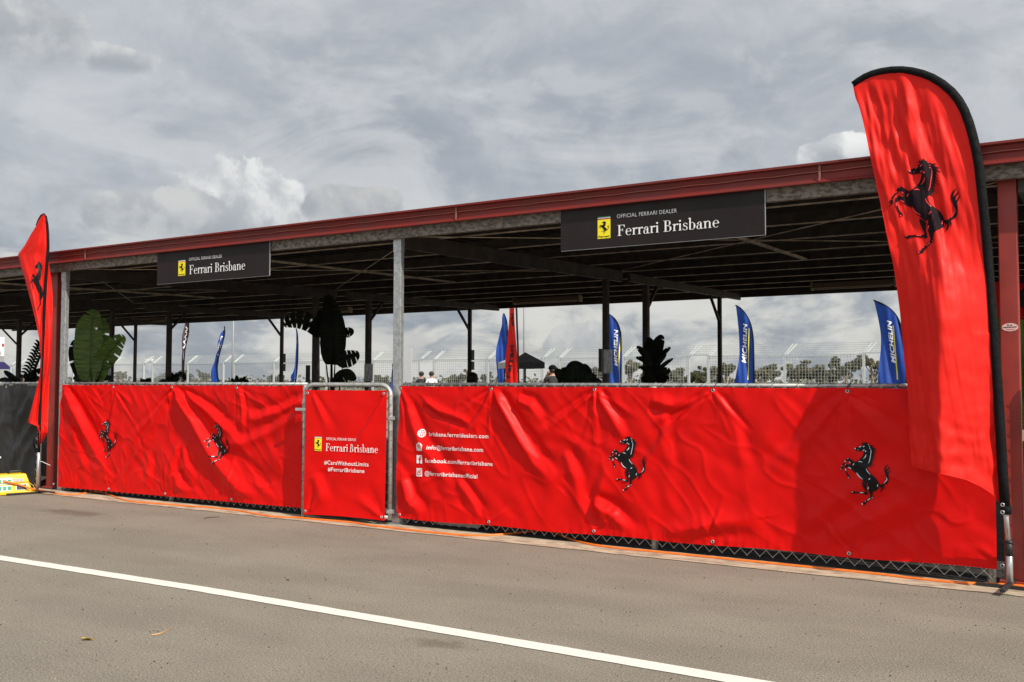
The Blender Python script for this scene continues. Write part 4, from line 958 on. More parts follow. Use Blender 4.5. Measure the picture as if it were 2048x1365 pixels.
# white tub lying under the banner edge
q = at(890, 1060, z=0)
tb = MB().prism([(q.x-.26, 7.48, .03), (q.x-.22, 7.48, .008), (q.x+.24, 7.48, .008), (q.x+.29, 7.48, .04), (q.x+.3, 7.48, .11), (q.x-.27, 7.48, .11)], (0, .3, 0))
tag(tb.build('plastic_tub', mat('white_plastic', (.62, .61, .58), .45, var=.1), None, bevel=.02), 'white plastic tub lying under the right banner beside the silver post', 'tub')
q = at(175, 1281, z=0); mb = MB()
mb.grid(lambda u, v: (q.x-.035+.07*u, q.y-.012+.02*math.sin(u*3.1)*(v-.5)*2+.02*u, .004+.012*math.sin(v*3+u*2)), 8, 4)
tag(mb.build('fallen_leaf', DRYL, None, True), 'small yellow curled leaf lying on the asphalt below the white line', 'leaf')
q = at(181, 1275, z=0); q2 = at(303, 1272, z=0); q3 = at(345, 1257, z=0)
tag(MB().tube([q2+Vector((0, 0, .004)), at(320, 1268, z=.006), at(332, 1262, z=.004), q3+Vector((0, 0, .006))], [.003, .0035, .0025, .001], 6).build('dry_twig', TWIGM), 'thin pale dry twig lying on the asphalt below the white line', 'twig')
for px, py, lb, s_ in ((727, 1070, 'tan leaf scrap on the asphalt in front of the gate', .045), (745, 1075, 'orange leaf scrap on the asphalt in front of the gate', .035), (234, 1094, 'tiny yellow crumb of leaf above the white line', .016), (808, 1071, 'pale dry leaf on the asphalt near the silver post', .04)):
    q = at(px, py, z=0)
    tag(MB().grid(lambda u, v: (q.x-s_/2+s_*u, q.y+s_*.5*(v-.5)*math.sin(u*3.1)+.006*u, .004+.006*math.sin(u*2.8+v)), 5, 3).build('leaf_scrap', DRYL, None, True), lb, 'leaf')
tag(MB().tube([at(407, 1037, z=.005), at(422, 1035, z=.006), at(439, 1034, z=.005)], .003, 5).build('dark_stick', mat('dark_stick', (.03, .02, .015), .8), None), 'short dark stick on the asphalt in front of the left banner', 'stick')
tag(MB().tube([at(573, 1160, z=.005), at(578, 1160, z=.005)], .004, 5).build('dark_stick', mat('dark_stick2', (.03, .02, .015), .8), None), 'tiny dark stick on the asphalt above the middle of the white line', 'stick')
gr = MB(); rnd = random.Random(3)
for i in range(3200):
    x = rnd.uniform(-13, 1.5); y = rnd.uniform(1.6, 6.95); r_ = rnd.uniform(.0015, .0045)
    gr.prism([(x+r_*math.cos(a*1.57+i), y+r_*math.sin(a*1.57+i), .001) for a in range(4)], (0, 0, r_*.9))
tag(gr.build('loose_grit', mat('grit', (.34, .31, .26), .9, col2=(.045, .038, .032), vscale=7, lo=.49, hi=.53)), 'scattered loose grit on the worn asphalt', 'grit', kind='stuff')

# notices and boxes on the inner posts
def notice(label, px0, px1, py0, py1, Y, m_):
    a = at(px0, py0, Y=Y); b = at(px1, py1, Y=Y); o = thing('notice', ((a.x+b.x)/2, Y, b.z), label, 'notice', 'notices fixed to the inner posts')
    MB().box(a.x, b.x, Y, Y+.004, b.z, a.z).build('sheet', m_, o)
    MB().box(a.x-.004, a.x, Y-.002, Y+.006, b.z, a.z).build('rim', ALU, o); MB().box(b.x, b.x+.004, Y-.002, Y+.006, b.z, a.z).build('rim', ALU, o)
notice('clear plastic sleeve on the dark post beside the blue flag', 1208, 1223.5, 700, 747, YA-.06, GLASS)
notice('dark board on the left side of the dark post beside the blue flag', 1197.5, 1204, 698, 744, YA-.04, DARK)
notice('grey notice on the dark post left of the silver post', 729, 745, 728, 763, YB-.06, GLASS)
notice('dark board beside the dark post left of the black-green plant', 612, 619.5, 731, 768, YA-.05, DARK)
notice('grey patterned notice behind the banana plant', 205, 221, 729, 751, YA-.06, GLASS)
BDY = 21.0
a = at(786.6, 697, Y=BDY); b = at(823, 765.5, Y=BDY)
o = thing('white_board', ((a.x+b.x)/2, BDY, 0), 'blank white board on stakes behind the silver post', 'board')
MB().box(a.x, b.x, BDY, BDY+.008, b.z, a.z).build('panel', WHITE, o)
for x in (a.x+.02, b.x-.03): MB().box(x, x+.02, BDY+.01, BDY+.03, 0, a.z-.02).build('stake', ALU, o)
for k in (-1, -2):
    for z0, z1 in ((1.84, 2.05), (1.64, 1.81)):
        x = X0+k*SP+.055; MB().box(x, x+.05, YC-.05, YC+.05, z0, z1).build('switch_box', DARK, sh)

# ------------------------------------------------------------------ plants
def leaf_px(mb, rib, wl, wr, Y, lean=0, fold=.12, slits=(), seed=0, n=60):
    "banana-like blade: rib = photo points at depth Y, half widths wl/wr in metres"
    P = [at(x, y, Y=Y) for x, y in rib]; rn = random.Random(seed)
    dH = (P[0]-EYE); dH.z = 0; fwH = dH.normalized(); rtH = Vector((fwH.y, -fwH.x, 0))
    def rp(t_):
        q = t_*(len(P)-1); i = min(len(P)-2, int(q)); f_ = q-i; a, b, c, d = P[max(0, i-1)], P[i], P[i+1], P[min(len(P)-1, i+2)]
        return .5*((2*b)+(c-a)*f_+(2*a-5*b+4*c-d)*f_*f_+(3*b-a-3*c+d)*f_**3)
    for sgn, w in ((-1, wl), (1, wr)):
        if not w: continue
        cuts = [s_[1] for s_ in slits if s_[0] == sgn]
        for i in range(n):
            t0, t1 = i/n, (i+1)/n
            prof = lambda t_: (math.sin(math.pi*min(1, t_*.93+.06))**.55)*(1-.25*t_)
            tear = any(abs((t0+t1)/2-c) < .016 for c in cuts)
            k = len(mb.v)
            for j in range(5):
                f_ = j/4
                for t_, e in ((t0, 1), (t1, 1)):
                    if tear and f_ > .25: t_ = t0+(t_-t0)*(1-f_)*.9
                    p = rp(t_); tg = (rp(min(1, t_+.02))-rp(max(0, t_-.02))).normalized()
                    nr = (rtH*tg.z-Vector((0, 0, 1))*tg.dot(rtH)); nr = nr.normalized() if nr.length > 1e-4 else rtH
                    ww = w*prof((t0 if not e else (t0 if t_ == t0 else t1)))*(1+.06*noise.noise(Vector((t_*9, sgn*3, seed))))
                    q = p+nr*(sgn*ww*f_)-fwH*(fold*f_*ww*1.6*(1 if sgn > 0 else .5)+.006*math.sin(t_*115+seed)*f_)
                    mb.v.append(q)
            for j in range(4): mb.f.append((k+2*j, k+2*j+1, k+2*j+3, k+2*j+2))
def plant(label, leaves, m_, stems, Y, potx, group='potted plants behind the fence', mstem=STEM, potr=.19):
    q = at(potx, 760, Y=Y); o = thing('potted_plant', (q.x, Y, 0), label, 'plant', group)
    pot_ = MB()
    prof_ = [(potr*.72, .005), (potr*.95, .30), (potr, .33), (potr*.92, .33), (potr*.88, .27), (.0, .27)]
    pot_.grid(lambda u, v: (lambda r_, z_: (q.x+r_*math.cos(u*2*math.pi), Y+r_*math.sin(u*2*math.pi), z_))(*(lambda i, f_: (prof_[i][0]+(prof_[i+1][0]-prof_[i][0])*f_, prof_[i][1]+(prof_[i+1][1]-prof_[i][1])*f_))(min(4, int(v*5)), v*5-min(4, int(v*5)))), 20, 5)
    pot_.build('pot', POT, o, True)
    sm = MB()
    for s_ in stems:
        p = [at(x, y, Y=Y) for x, y in s_[0]]; p.append(Vector((q.x+(p[-1].x-q.x)*.3, Y, .27))); sm.tube(p, [s_[1]*.6]+[s_[1]]*(len(p)-1), 7)
    if stems: sm.build('stem', mstem, o, True)
    for i, L in enumerate(leaves):
        mb = MB(); leaf_px(mb, L[0], L[1], L[2], Y+(L[3] if len(L) > 3 else 0), seed=i+len(label), slits=L[4] if len(L) > 4 else (), lean=L[5] if len(L) > 5 else .05)
        lo = mb.build('leaf', m_ if len(L) < 7 else L[6], o, True)
        rb = [at(x, y, Y=Y+(L[3] if len(L) > 3 else 0)-.012) for x, y in L[0]]
        if L[1]+L[2] > .12: MB().tube(rb, [.012, *([.007]*(len(rb)-2)), .002], 5).build('leaf_rib', mstem, lo, True)
    return o
sl = lambda s_, *a: [(s_, x) for x in a]
plant('big green banana-leaf plant in the left bay behind the fence', [
  ([(179,762),(180,735),(181,700),(182,660),(186,638),(193,621)], .235, .185, 0, sl(-1, .85)+sl(1, .62), .10),
  ([(184,752),(194,715),(203,672),(207,636)], .10, .15, .22, sl(1, .45, .7, .9), 0),
  ([(176,756),(164,725),(158,690),(160,655)], .10, .09, .25, sl(-1, .5, .75), 0),
  ([(192,748),(205,725),(221,702),(235,684),(250,674)], .155, .16, .12, sl(1, .30, .48, .66, .8)+sl(-1, .75, .92), .02),
  ([(172,768),(158,740),(148,705),(150,680)], .10, .08, .35, sl(-1, .5, .8), .0, LEAFD),
  ([(168,768),(156,758),(146,757)], .05, .05, .2, (), .0, LEAFD), ([(190,768),(205,756),(222,758)], .06, .06, .2, (), .0, LEAFD), ([(186,768),(195,745),(198,730)], .05, .05, .1, (), 0, LEAFD),
  ([(200,768),(210,745),(214,735)], .05, .04, .1, (), 0)], LEAF, [([(180,740),(180,768)], .03), ([(194,745),(186,768)], .022)], 8.15, 185)
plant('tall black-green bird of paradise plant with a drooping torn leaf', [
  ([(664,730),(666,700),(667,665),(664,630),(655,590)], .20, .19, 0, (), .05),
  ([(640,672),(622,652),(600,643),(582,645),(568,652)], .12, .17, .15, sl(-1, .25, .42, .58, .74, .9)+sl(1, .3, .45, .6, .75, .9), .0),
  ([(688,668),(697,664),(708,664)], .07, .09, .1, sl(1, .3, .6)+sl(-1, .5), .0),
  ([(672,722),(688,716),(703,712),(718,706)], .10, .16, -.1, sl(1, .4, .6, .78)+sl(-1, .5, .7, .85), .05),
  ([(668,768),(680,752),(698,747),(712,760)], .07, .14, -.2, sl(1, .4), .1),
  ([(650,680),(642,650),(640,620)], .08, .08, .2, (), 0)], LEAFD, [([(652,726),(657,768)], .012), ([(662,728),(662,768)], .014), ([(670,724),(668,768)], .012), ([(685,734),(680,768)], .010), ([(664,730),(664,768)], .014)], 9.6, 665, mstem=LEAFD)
fl = []
rn = random.Random(11)
for x, y, bx, by, w in ((1322,674,1305,720,.11),(1297,678,1305,716,.10),(1307,690,1306,730,.12),(1277,695,1303,722,.06),(1338,697,1312,722,.045),(1275,716,1302,728,.05),(1343,719,1314,742,.035),(1280,736,1304,744,.045),(1338,742,1310,752,.085),(1336,757,1312,764,.075),(1284,758,1305,764,.06),(1330,710,1308,735,.05),(1288,700,1303,735,.08),(1318,735,1306,760,.09),(1295,740,1306,768,.09),(1316,700,1306,745,.10)):
    x2, y2 = bx+(x-bx)*1.12, by+(y-by)*1.08; w *= .74
    fl.append(([(bx, by), ((x2+bx)/2+rn.uniform(-2, 2), (y2+by)/2-2), (x2, y2)], w, w, rn.uniform(-.15, .15), sl(rn.choice((-1, 1)), .8), .0))
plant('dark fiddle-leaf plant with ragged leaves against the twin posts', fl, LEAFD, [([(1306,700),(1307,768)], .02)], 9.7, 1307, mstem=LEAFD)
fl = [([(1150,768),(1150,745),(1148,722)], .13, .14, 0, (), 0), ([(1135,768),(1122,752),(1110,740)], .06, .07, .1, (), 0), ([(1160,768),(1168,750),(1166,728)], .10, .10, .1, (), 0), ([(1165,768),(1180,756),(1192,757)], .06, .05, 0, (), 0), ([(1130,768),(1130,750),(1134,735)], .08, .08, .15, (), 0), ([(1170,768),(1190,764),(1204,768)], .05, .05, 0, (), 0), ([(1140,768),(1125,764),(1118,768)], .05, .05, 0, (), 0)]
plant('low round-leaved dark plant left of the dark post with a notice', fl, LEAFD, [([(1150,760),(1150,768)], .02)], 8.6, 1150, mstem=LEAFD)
# spiky palm on the far left
fr_ = []
for k in range(11):
    t_ = k/10; x = 56+24*t_; y = 752-58*t_
    fr_.append(([(x, y), (x-6+2*t_, y-7-3*t_), (x-15+6*t_, y-8-6*t_)], .022, .022, 0, (), 0)); fr_.append(([(x, y), (x+6, y+2), (x+12-3*t_, y-3)], .026, .026, 0, (), 0))
fr_ += [([(50,768),(60,752),(75,742),(92,738)], .05, .08, .1, sl(1, .4, .6), 0), ([(40,768),(20,752),(8,742)], .05, .06, .1, (), 0), ([(25,768),(10,760),(-8,764)], .05, .05, 0, (), 0), ([(60,768),(72,757),(86,762)], .05, .06, .1, sl(1, .5), 0), ([(56,768),(52,755),(48,748)], .04, .04, 0, (), 0)]
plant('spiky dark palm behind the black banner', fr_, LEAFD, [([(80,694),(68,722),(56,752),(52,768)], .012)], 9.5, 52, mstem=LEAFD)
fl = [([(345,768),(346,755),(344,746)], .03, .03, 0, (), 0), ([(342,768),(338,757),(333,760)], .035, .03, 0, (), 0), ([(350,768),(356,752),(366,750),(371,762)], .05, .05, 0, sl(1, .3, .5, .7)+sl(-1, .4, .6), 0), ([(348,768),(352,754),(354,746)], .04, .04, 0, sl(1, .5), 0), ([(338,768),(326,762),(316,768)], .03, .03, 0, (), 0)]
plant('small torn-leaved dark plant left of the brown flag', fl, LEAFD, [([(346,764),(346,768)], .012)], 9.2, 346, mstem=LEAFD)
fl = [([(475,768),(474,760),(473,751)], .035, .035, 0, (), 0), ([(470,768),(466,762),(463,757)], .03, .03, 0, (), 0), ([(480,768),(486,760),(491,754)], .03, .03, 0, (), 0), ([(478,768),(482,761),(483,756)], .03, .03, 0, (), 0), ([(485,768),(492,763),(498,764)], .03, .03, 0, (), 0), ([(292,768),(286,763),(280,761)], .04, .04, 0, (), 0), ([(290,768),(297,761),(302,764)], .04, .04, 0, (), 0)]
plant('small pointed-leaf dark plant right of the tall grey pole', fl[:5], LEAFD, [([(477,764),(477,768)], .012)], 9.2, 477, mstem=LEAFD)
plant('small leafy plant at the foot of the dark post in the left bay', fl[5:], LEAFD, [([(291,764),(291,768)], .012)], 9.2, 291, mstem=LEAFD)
fl = [([(2052,800),(2048,720),(2047,640)], .16, .14, 0, (), 0), ([(2000,790),(2000,700),(1998,636)], .10, .10, .1, (), 0), ([(2060,860),(2056,790),(2049,740)], .15, .14, 0, (), 0), ([(2046,1000),(2050,930),(2062,880)], .12, .12, .1, (), 0), ([(1992,760),(1990,700),(1994,650)], .08, .08, .2, (), 0), ([(2052,1050),(2060,960),(2075,900)], .12, .14, -.1, (), 0)]
plant('bright green broad-leaf plant behind the maroon post at the right edge', fl, mat('fresh_leaf', (.09, .22, .02), .45, col2=(.05, .14, .015), vscale=5, trans=.3, bump=.2), [([(2050,760),(2052,900)], .015)], 8.4, 2055)

# ------------------------------------------------------------------ far mesh fence, poles, marquee, people
FFY = 38.0
ff = thing('mesh_fence', (-20, FFY, 0), 'tall silver mesh fence with angled top far behind the shelter', 'fence')
zt2 = 2.56; SIL = mat('bright_galvanised', (.50, .54, .54), .55, metal=.3, var=.1); WIR2 = mat('mesh_wire', (.36, .38, .37), .55, metal=.2)
def outr(x):
    for e in (0, .16): MB().bar((x+e*.6, FFY, zt2), (x+.22+e, FFY+.42, zt2+.42), .035, .035).build('outrigger', SIL, ff)
xp0 = -7.84
pn = 0
while xp0 > -66:
    for x in (xp0, xp0+.85, xp0+4.0):
        MB().box(x-.045, x+.045, FFY-.045, FFY+.045, 0, zt2+.03).build('post', SIL, ff); outr(x)
    MB().box(xp0, xp0+.85, FFY-.03, FFY+.03, zt2-.02, zt2+.04).build('rail', SIL, ff)
    for a, b in ((xp0+.85, xp0+4.0), (xp0+4.0, xp0+7.0)):
        MB().box(a, b, FFY-.03, FFY+.03, zt2-.08, zt2-.02).build('rail', SIL, ff)
        w_ = MB(); x = a+.08
        while x < b: w_.box(x-.005, x+.005, FFY-.005, FFY+.005, .1, zt2-.05); x += .122
        z = zt2-.14
        while z > .2: w_.box(a, b, FFY+.005, FFY+.015, z-.005, z+.005); z -= .122
        x = a+.06
        while x < b+.6: w_.bar((x, FFY, zt2), (x+.22, FFY+.42, zt2+.42), .010, .010); x += .122
        for i in range(1, 6): k = i/5*.42; w_.box(a+k*.5, b+k*.5+.85*(b < xp0+6 and 0), FFY+k-.004, FFY+k+.004, zt2+k-.006, zt2+k+.006)
        w_.build('mesh_panel', WIR2, ff)
    w_ = MB()
    for i in range(1, 6): k = i/5*.42; w_.box(xp0+k*.5, xp0+.85+k*.5, FFY+k-.004, FFY+k+.004, zt2+k-.006, zt2+k+.006)
    w_.build('mesh_panel', WIR2, ff)
    xp0 -= 7.0
POLEM = mat('grey_pole_paint', (.24, .25, .26), .5)
def pole(label, px, Y, h, r_, head=None):
    q = at(px, 760, Y=Y); o = thing('light_pole', (q.x, Y, 0), label, 'pole')
    MB().tube([(q.x, Y, 0), (q.x, Y, h)], [r_, r_*.8], 10).build('shaft', POLEM, o, True)
    MB().tube([(q.x, Y, 0), (q.x, Y, .05)], r_*2, 10).build('base_flange', ALU, o, True)
    if head:
        MB().bar((q.x-.9, Y, h), (q.x+.9, Y, h), .15, .15).build('crossarm', ALU, o)
        for d in (-.7, 0, .7): MB().box(q.x+d-.28, q.x+d+.28, Y-.2, Y+.2, h+.05, h+.5).build('lamp_head', WHITE, o, bevel=.05)
pole('slim grey pole right of the inner red flag', 1048, 33, 6.2, .045); pole('slim grey pole behind the left part of the shelter', 465, 33, 6.0, .06)
pole('distant floodlight mast above the fence in the left bay', 298, 130, 5.8, .08, True)

# black market umbrella
UMG = mat('grey_canvas', (.34, .34, .35), .7)  # grey canvas for one side of the canopy
q = at(1050, 760, Y=27.5); o = thing('market_umbrella', (q.x, 27.5, 0), 'black square market umbrella with one grey side', 'umbrella')
Zu = 1.35+64/F*(q-EYE).dot(fw); al = R(20); rt2 = Vector((math.cos(YAW), math.sin(YAW), 0)); f2 = Vector((-math.sin(YAW), math.cos(YAW), 0))
e1 = rt2*math.cos(al)+f2*math.sin(al); e2 = -rt2*math.sin(al)+f2*math.cos(al); sd = .62; pxm = (q-EYE).dot(fw)/F
apex = Vector((q.x, q.y, Zu)); ze = 1.35+43*pxm; zv = 1.35+31*pxm
cs = [Vector((q.x, q.y, 0))-rt2*.13+e1*(a*.60)+e2*(b*.62) for a, b in ((-1, -1), (1, -1), (1, 1), (-1, 1))]
mb = MB()
for i in range(4):
    a, b = cs[i], cs[(i+1) % 4]; A1 = Vector((a.x, a.y, ze)); B1 = Vector((b.x, b.y, ze))
    MB().poly([apex, A1, B1]).build('canopy_panel', UMG if i == 3 else CANV, o)
mb = MB()
for i in range(4):
    a, b = cs[i], cs[(i+1) % 4]; MB().poly([(a.x, a.y, ze), (b.x, b.y, ze), (b.x, b.y, zv), (a.x, a.y, zv)]).build('valance', UMG if i == 3 else CANV, o)
MB().tube([(q.x, q.y, .03), (q.x, q.y, Zu-.02)], .035, 8).build('pole', DARK, o, True); MB().box(q.x-.25, q.x+.25, q.y-.25, q.y+.25, 0, .06).build('base', DARK, o, bevel=.01)
for c in cs: MB().bar((q.x, q.y, Zu-.05), (c.x, c.y, ze-.01), .02, .015).build('rib', DARK, o)

# violet marquee and white vehicle body at the far left
a = at(-60, 740, Y=36); b = at(20, 740, Y=39)
o = thing('marquee', ((a.x+b.x)/2, 36, 0), 'violet marquee roof at the left edge', 'marquee')
z0 = at(10, 737, Y=36).z; z1 = at(10, 722, Y=36).z
mb = MB(); c4 = [(a.x, 36, z0), (b.x, 36, z0), (b.x, 39, z0), (a.x, 39, z0)]; ap = [(a.x+.6, 37, z1), (b.x-.1, 37, z1), (b.x-.1, 38, z1), (a.x+.6, 38, z1)]
mb.v = [Vector(p) for p in c4+ap]; mb.f = [(0, 1, 5, 4), (1, 2, 6, 5), (2, 3, 7, 6), (3, 0, 4, 7), (4, 5, 6, 7)]; mb.build('roof', PURPLE, o)
for c in c4: MB().bar((c[0], c[1], 0), c, .04).build('leg', ALU, o)
a = at(-90, 715, Y=48); b = at(9.5, 675, Y=48.6)
o = thing('transporter', ((a.x+b.x)/2, 48, 0), 'tall white vehicle body with a red patch at the left edge', 'truck')
MB().box(a.x, b.x, 48, 48.6, a.z, b.z).build('body', WHITE, o, bevel=.03)
MB().box(a.x, b.x-.05, 48.1, 48.6, .9, a.z).build('chassis', mat('vehicle_grey', (.25, .26, .26), .6), o)
c = at(4, 688, Y=47.99); d_ = at(8, 694, Y=47.99); MB().box(c.x, d_.x, 47.985, 47.995, d_.z, c.z).build('red_patch', RINK, o)
z_ = at(5, 695.5, Y=48).z; MB().box(a.x, b.x+.005, 47.98, 47.995, z_-.03, z_).build('side_rail', DARK, o)
for x in (a.x+.8, b.x-1.0): MB().tube([(x, 47.95, .45), (x, 48.3, .45)], .45, 20).build('wheel', DARK, o, True)

def person(px, topy, Y, label, shirt, H, face=0, hair='short', pose='stand'):
    q = at(px, 760, Y=Y); o = thing('person', (q.x, Y, 0), label, 'person'); o['org'] = [0., 0., 0.]
    k = H/1.75
    J = {}; V = []; E = []; RD = []
    def add(n, x, y, z, r_, par=None):
        J[n] = len(V); V.append((x*k, y*k, z*k)); RD.append(r_*k)
        if par: E.append((J[par], J[n]))
    add('pelvis', 0, 0, .95, .13); add('waist', 0, 0, 1.08, .125, 'pelvis'); add('chest', 0, .0, 1.28, .15, 'waist'); add('coll', 0, 0, 1.42, .10, 'chest')
    add('neck', 0, .0, 1.50, .055, 'coll'); add('jaw', 0, -.015, 1.57, .072, 'neck'); add('head', 0, -.005, 1.645, .093, 'jaw'); add('crown', 0, .005, 1.70, .070, 'head')
    add('nose', 0, -.11, 1.61, .014, 'head')
    for s_, n in ((-1, 'l'), (1, 'r')):
        add('ear'+n, s_*.088, .0, 1.625, .016, 'head')
        add('sh'+n, s_*.17, 0, 1.40, .065, 'coll')
        if pose == 'camera':
            add('el'+n, s_*.26, -.12, 1.22, .042, 'sh'+n); add('wr'+n, s_*.10, -.27, 1.50, .028, 'el'+n); hx, hy, hz = s_*.06, -.27, 1.56; d = (0, -.01, .02)
        else:
            add('el'+n, s_*.24, .03, 1.13, .042, 'sh'+n); add('wr'+n, s_*.25, -.05, .90, .028, 'el'+n); hx, hy, hz = s_*.25, -.07, .83; d = (0, -.008, -.02)
        add('hand'+n, hx, hy, hz, .030, 'wr'+n)
        for f_ in range(4):
            ox = (f_-1.5)*.018; ll = (.9, 1.1, 1.0, .8)[f_]
            add('f%d'%f_+n, hx+ox, hy-.012+d[1]*ll, hz+d[2]*1.6*ll, .009, 'hand'+n); add('g%d'%f_+n, hx+ox, hy-.03+d[1], hz+d[2]*2.6*ll, .007, 'f%d'%f_+n)
        add('th'+n, hx-s_*.035, hy-.02, hz+.3*d[2], .009, 'hand'+n)
        add('hip'+n, s_*.095, 0, .86, .095, 'pelvis'); add('kn'+n, s_*.105, -.01, .50, .060, 'hip'+n); add('an'+n, s_*.11, .02, .09, .040, 'kn'+n); add('toe'+n, s_*.12, -.13, .035, .035, 'an'+n)
    me = bpy.data.meshes.new('body'); me.from_pydata(V, E, []); b = bpy.data.objects.new('tmp', me); COL.objects.link(b)
    b.modifiers.new('skin', 'SKIN'); b.modifiers.new('ss', 'SUBSURF').levels = 2
    for i, v in enumerate(me.skin_vertices[0].data): v.radius = (RD[i], RD[i]); v.use_root = (i == 0)
    dg = bpy.context.evaluated_depsgraph_get(); nm = bpy.data.meshes.new_from_object(b.evaluated_get(dg)); bpy.data.objects.remove(b)
    bo = bpy.data.objects.new('body', nm); COL.objects.link(bo); bo.parent = o
    for mm in (SKIN, shirt, TROU, DARK): nm.materials.append(mm)
    for p in nm.polygons:
        c = p.center/k; p.use_smooth = True
        p.material_index = 3 if c.z < .10 else (2 if c.z < .94 and abs(c.x) < .20 else (1 if (c.z < 1.475 and abs(c.x) < .225 and c.z > .9 and not (c.y < -.13)) else 0))
    # eyes, mouth
    for s_ in (-1, 1): MB().blob((s_*.033*k, -.092*k, 1.645*k), .012*k, .008*k, .009*k, 8, 5).build('eye', WINK, o, True)
    MB().blob((0, -.085*k, 1.575*k), .024*k, .008*k, .006*k, 8, 4).build('mouth', RINK, o, True)
    hb = MB()
    if hair == 'cap':
        hb.blob((0, .01*k, 1.685*k), .108*k, .118*k, .085*k, 16, 10); hb.build('cap', CANV, o, True)
        MB().grid(lambda u, v: ((u-.5)*.16*k, -.10*k-.08*k*v, 1.685*k-.02*v*k), 6, 4).build('cap_peak', CANV, o, True)
        MB().blob((0, .03*k, 1.62*k), .092*k, .088*k, .06*k, 14, 8, .1).build('hair', HAIR, o, True)
        cm = MB().box(-.16*k, -.03*k, -.34*k, -.24*k, 1.56*k, 1.66*k); cm.build('camera_body', DARK, o, bevel=.01)
    elif hair == 'long':
        hb.blob((0, .02*k, 1.66*k), .118*k, .12*k, .12*k, 18, 12, .12); hb.blob((0, .055*k, 1.50*k), .13*k, .085*k, .18*k, 18, 12, .15); hb.build('hair', HAIR, o, True)
    else:
        hb.blob((0, .022*k, 1.672*k), .103*k, .108*k, .088*k, 18, 12, .10); hb.build('hair', HAIR, o, True)
    o.rotation_euler = (0, 0, face)
    return o
person(843, 743, 31, 'man in a dark jacket seen from behind, left of the man in white', BTEE, 1.84, R(180+30))
person(863, 743, 31, 'man in a white shirt seen from behind beyond the fence', WTEE, 1.84, R(180+30))
person(1105, 724, 23, 'man in a black cap and black shirt raising a camera', BTEE, 1.86, R(180+40), 'cap', 'camera')
person(946, 747, 14, 'person with long dark hair in the shade below the dark post', BTEE, 1.53, R(180), 'long')
person(40, 744, 14, 'person with dark hair in the shade behind the black banner', BTEE, 1.56, R(60), 'short')

# ------------------------------------------------------------------ trees
def tree(px, topy, wpx, Y, label, m_, seed, dens=1.0):
    rn = random.Random(seed); q = at(px, 760, Y=Y); pm = (q-EYE).dot(fw)/F
    top = 1.35+(768-topy)*pm; w = wpx*pm/2
    o = thing('gum_tree', (q.x, Y, 0), label, 'tree', None)
    tb = MB(); tips = []
    tb.tube([(q.x, Y, -.1), (q.x+rn.uniform(-.2, .2), Y, top*.35), (q.x+rn.uniform(-.5, .5), Y, top*.6)], [.22, .17, .10], 7)
    s0 = Vector((q.x, Y, top*.30))
    for i in range(9):
        a = rn.uniform(0, 6.28); r_ = w*rn.uniform(.35, .95); h = top*rn.uniform(.62, .97); e = Vector((q.x+r_*math.cos(a), Y+r_*.8*math.sin(a), h-r_*.15))
        st = s0+Vector((0, 0, top*rn.uniform(0, .25))); md = st.lerp(e, .5)+Vector((rn.uniform(-.3, .3), 0, rn.uniform(-.2, .3)))
        tb.tube([st, md, e], [.09, .06, .025], 5, False); tips.append(e); tips.append(md.lerp(e, .5))
        for _ in range(2):
            e2 = md.lerp(e, rn.uniform(.2, .9))+Vector((rn.uniform(-.8, .8), rn.uniform(-.8, .8), rn.uniform(-.3, .6))); tb.tube([md, e2], [.03, .015], 4, False); tips.append(e2)
    tb.build('trunk', BARK, o, True)
    cb_ = MB()
    for t_ in tips:
        cr_ = w*rn.uniform(.11, .27); n_ = int(130*dens*rn.uniform(.5, 1.4))
        for _ in range(n_):
            d = Vector((rn.gauss(0, 1), rn.gauss(0, 1), rn.gauss(0, .75))); d = d.normalized()*cr_*rn.uniform(.3, 1)**.6; c = t_+d
            if c.z > top: c.z = top-rn.uniform(0, .4)
            s_ = rn.uniform(.08, .20); n1_ = Vector((rn.gauss(0, 1), rn.gauss(0, 1), rn.gauss(0, 1))).normalized(); n2_ = n1_.orthogonal().normalized()
            cb_.poly([c-n1_*s_, c-n2_*s_*.45, c+n1_*s_, c+n2_*s_*.45])
    cb_.build('crown', m_, o)
kinds = ['airy', 'thin', 'leaning', 'bushy', 'sparse', 'spreading', 'ragged', 'slender']
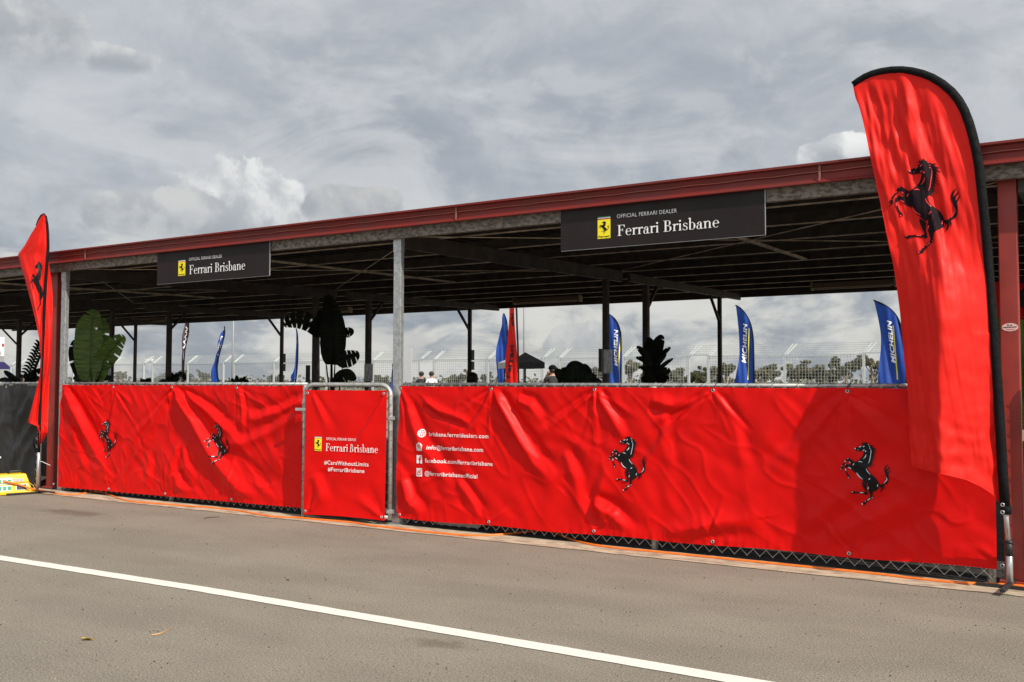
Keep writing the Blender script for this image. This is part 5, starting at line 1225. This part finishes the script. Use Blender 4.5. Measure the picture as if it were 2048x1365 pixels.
refs = [(160,750,22),(240,748,18),(372,745,26),(405,744,22),(552,752,30),(690,756,28),(760,754,30),(905,752,26),(930,742,16),(972,746,20),(1128,738,22),(1190,735,36),(1168,742,26),(1262,722,42),(1300,738,34),(1356,736,44),(1392,744,40),(1440,752,30),(1452,722,44),(1520,732,40),(1545,726,40),(1596,722,48),(1632,730,40),(1662,736,40),(1692,712,44),(1745,706,46),(1790,720,42),(1420,735,26)]
near = {160:'left of the banana leaf plant',240:'right of the banana leaf plant',372:'behind the brown flag',405:'between the brown flag and the thin blue flag',552:'behind the left fence panel near the dark brace post',690:'behind the big black-green plant',760:'just left of the silver post',905:'between the men and the dark-haired person',930:'just left of the post with switch boxes',972:'right of the dark-haired person',1128:'behind the round-leaved plant',1190:'left of the post with the plastic sleeve',1168:'beside the round-leaved plant',1262:'between the blue flag and the fiddle-leaf plant',1300:'behind the fiddle-leaf plant',1356:'right of the fiddle-leaf plant',1392:'seen in the gap of the mesh fence',1440:'low down left of the middle blue flag',1452:'tall beside the single dark post',1520:'just right of the middle blue flag',1545:'second from the middle blue flag',1596:'in the middle of the right fence panel',1632:'right half of the right fence panel',1662:'low in the right fence panel',1692:'tallest left of the last fence gap',1745:'beside the right blue flag',1790:'behind the right blue flag',1420:'at the right side of the fence gap'}
for i, (px, ty, w) in enumerate(refs):
    tree(px, ty-3, w*1.3, 135+12*math.sin(i*2.3), '%s gum tree %s' % (kinds[i % 8], near[px]), (GUM, GUM2)[i % 2], i+5, .8 if px < 1200 else 1.1)
wd = MB(); rn = random.Random(4)
for i in range(9000):
    x = rn.uniform(-330, 20); y = 190+rn.uniform(-5, 5); z = abs(rn.gauss(0, 1.0))+.2*rn.random()+.9*max(0, noise.noise(Vector((x*.09, 1, 2))))
    s_ = rn.uniform(.3, .7); n1_ = Vector((rn.gauss(0, 1), rn.gauss(0, 1), rn.gauss(0, 1))).normalized(); n2_ = n1_.orthogonal().normalized(); c = Vector((x, y, z+.3))
    wd.poly([c-n1_*s_, c-n2_*s_*.6, c+n1_*s_, c+n2_*s_*.6])
tag(wd.build('woodland', GUM), 'low far-off scrub woodland behind the fence', 'woodland', kind='stuff')

for ob in bpy.data.objects:
    if 'org' in ob: del ob['org']
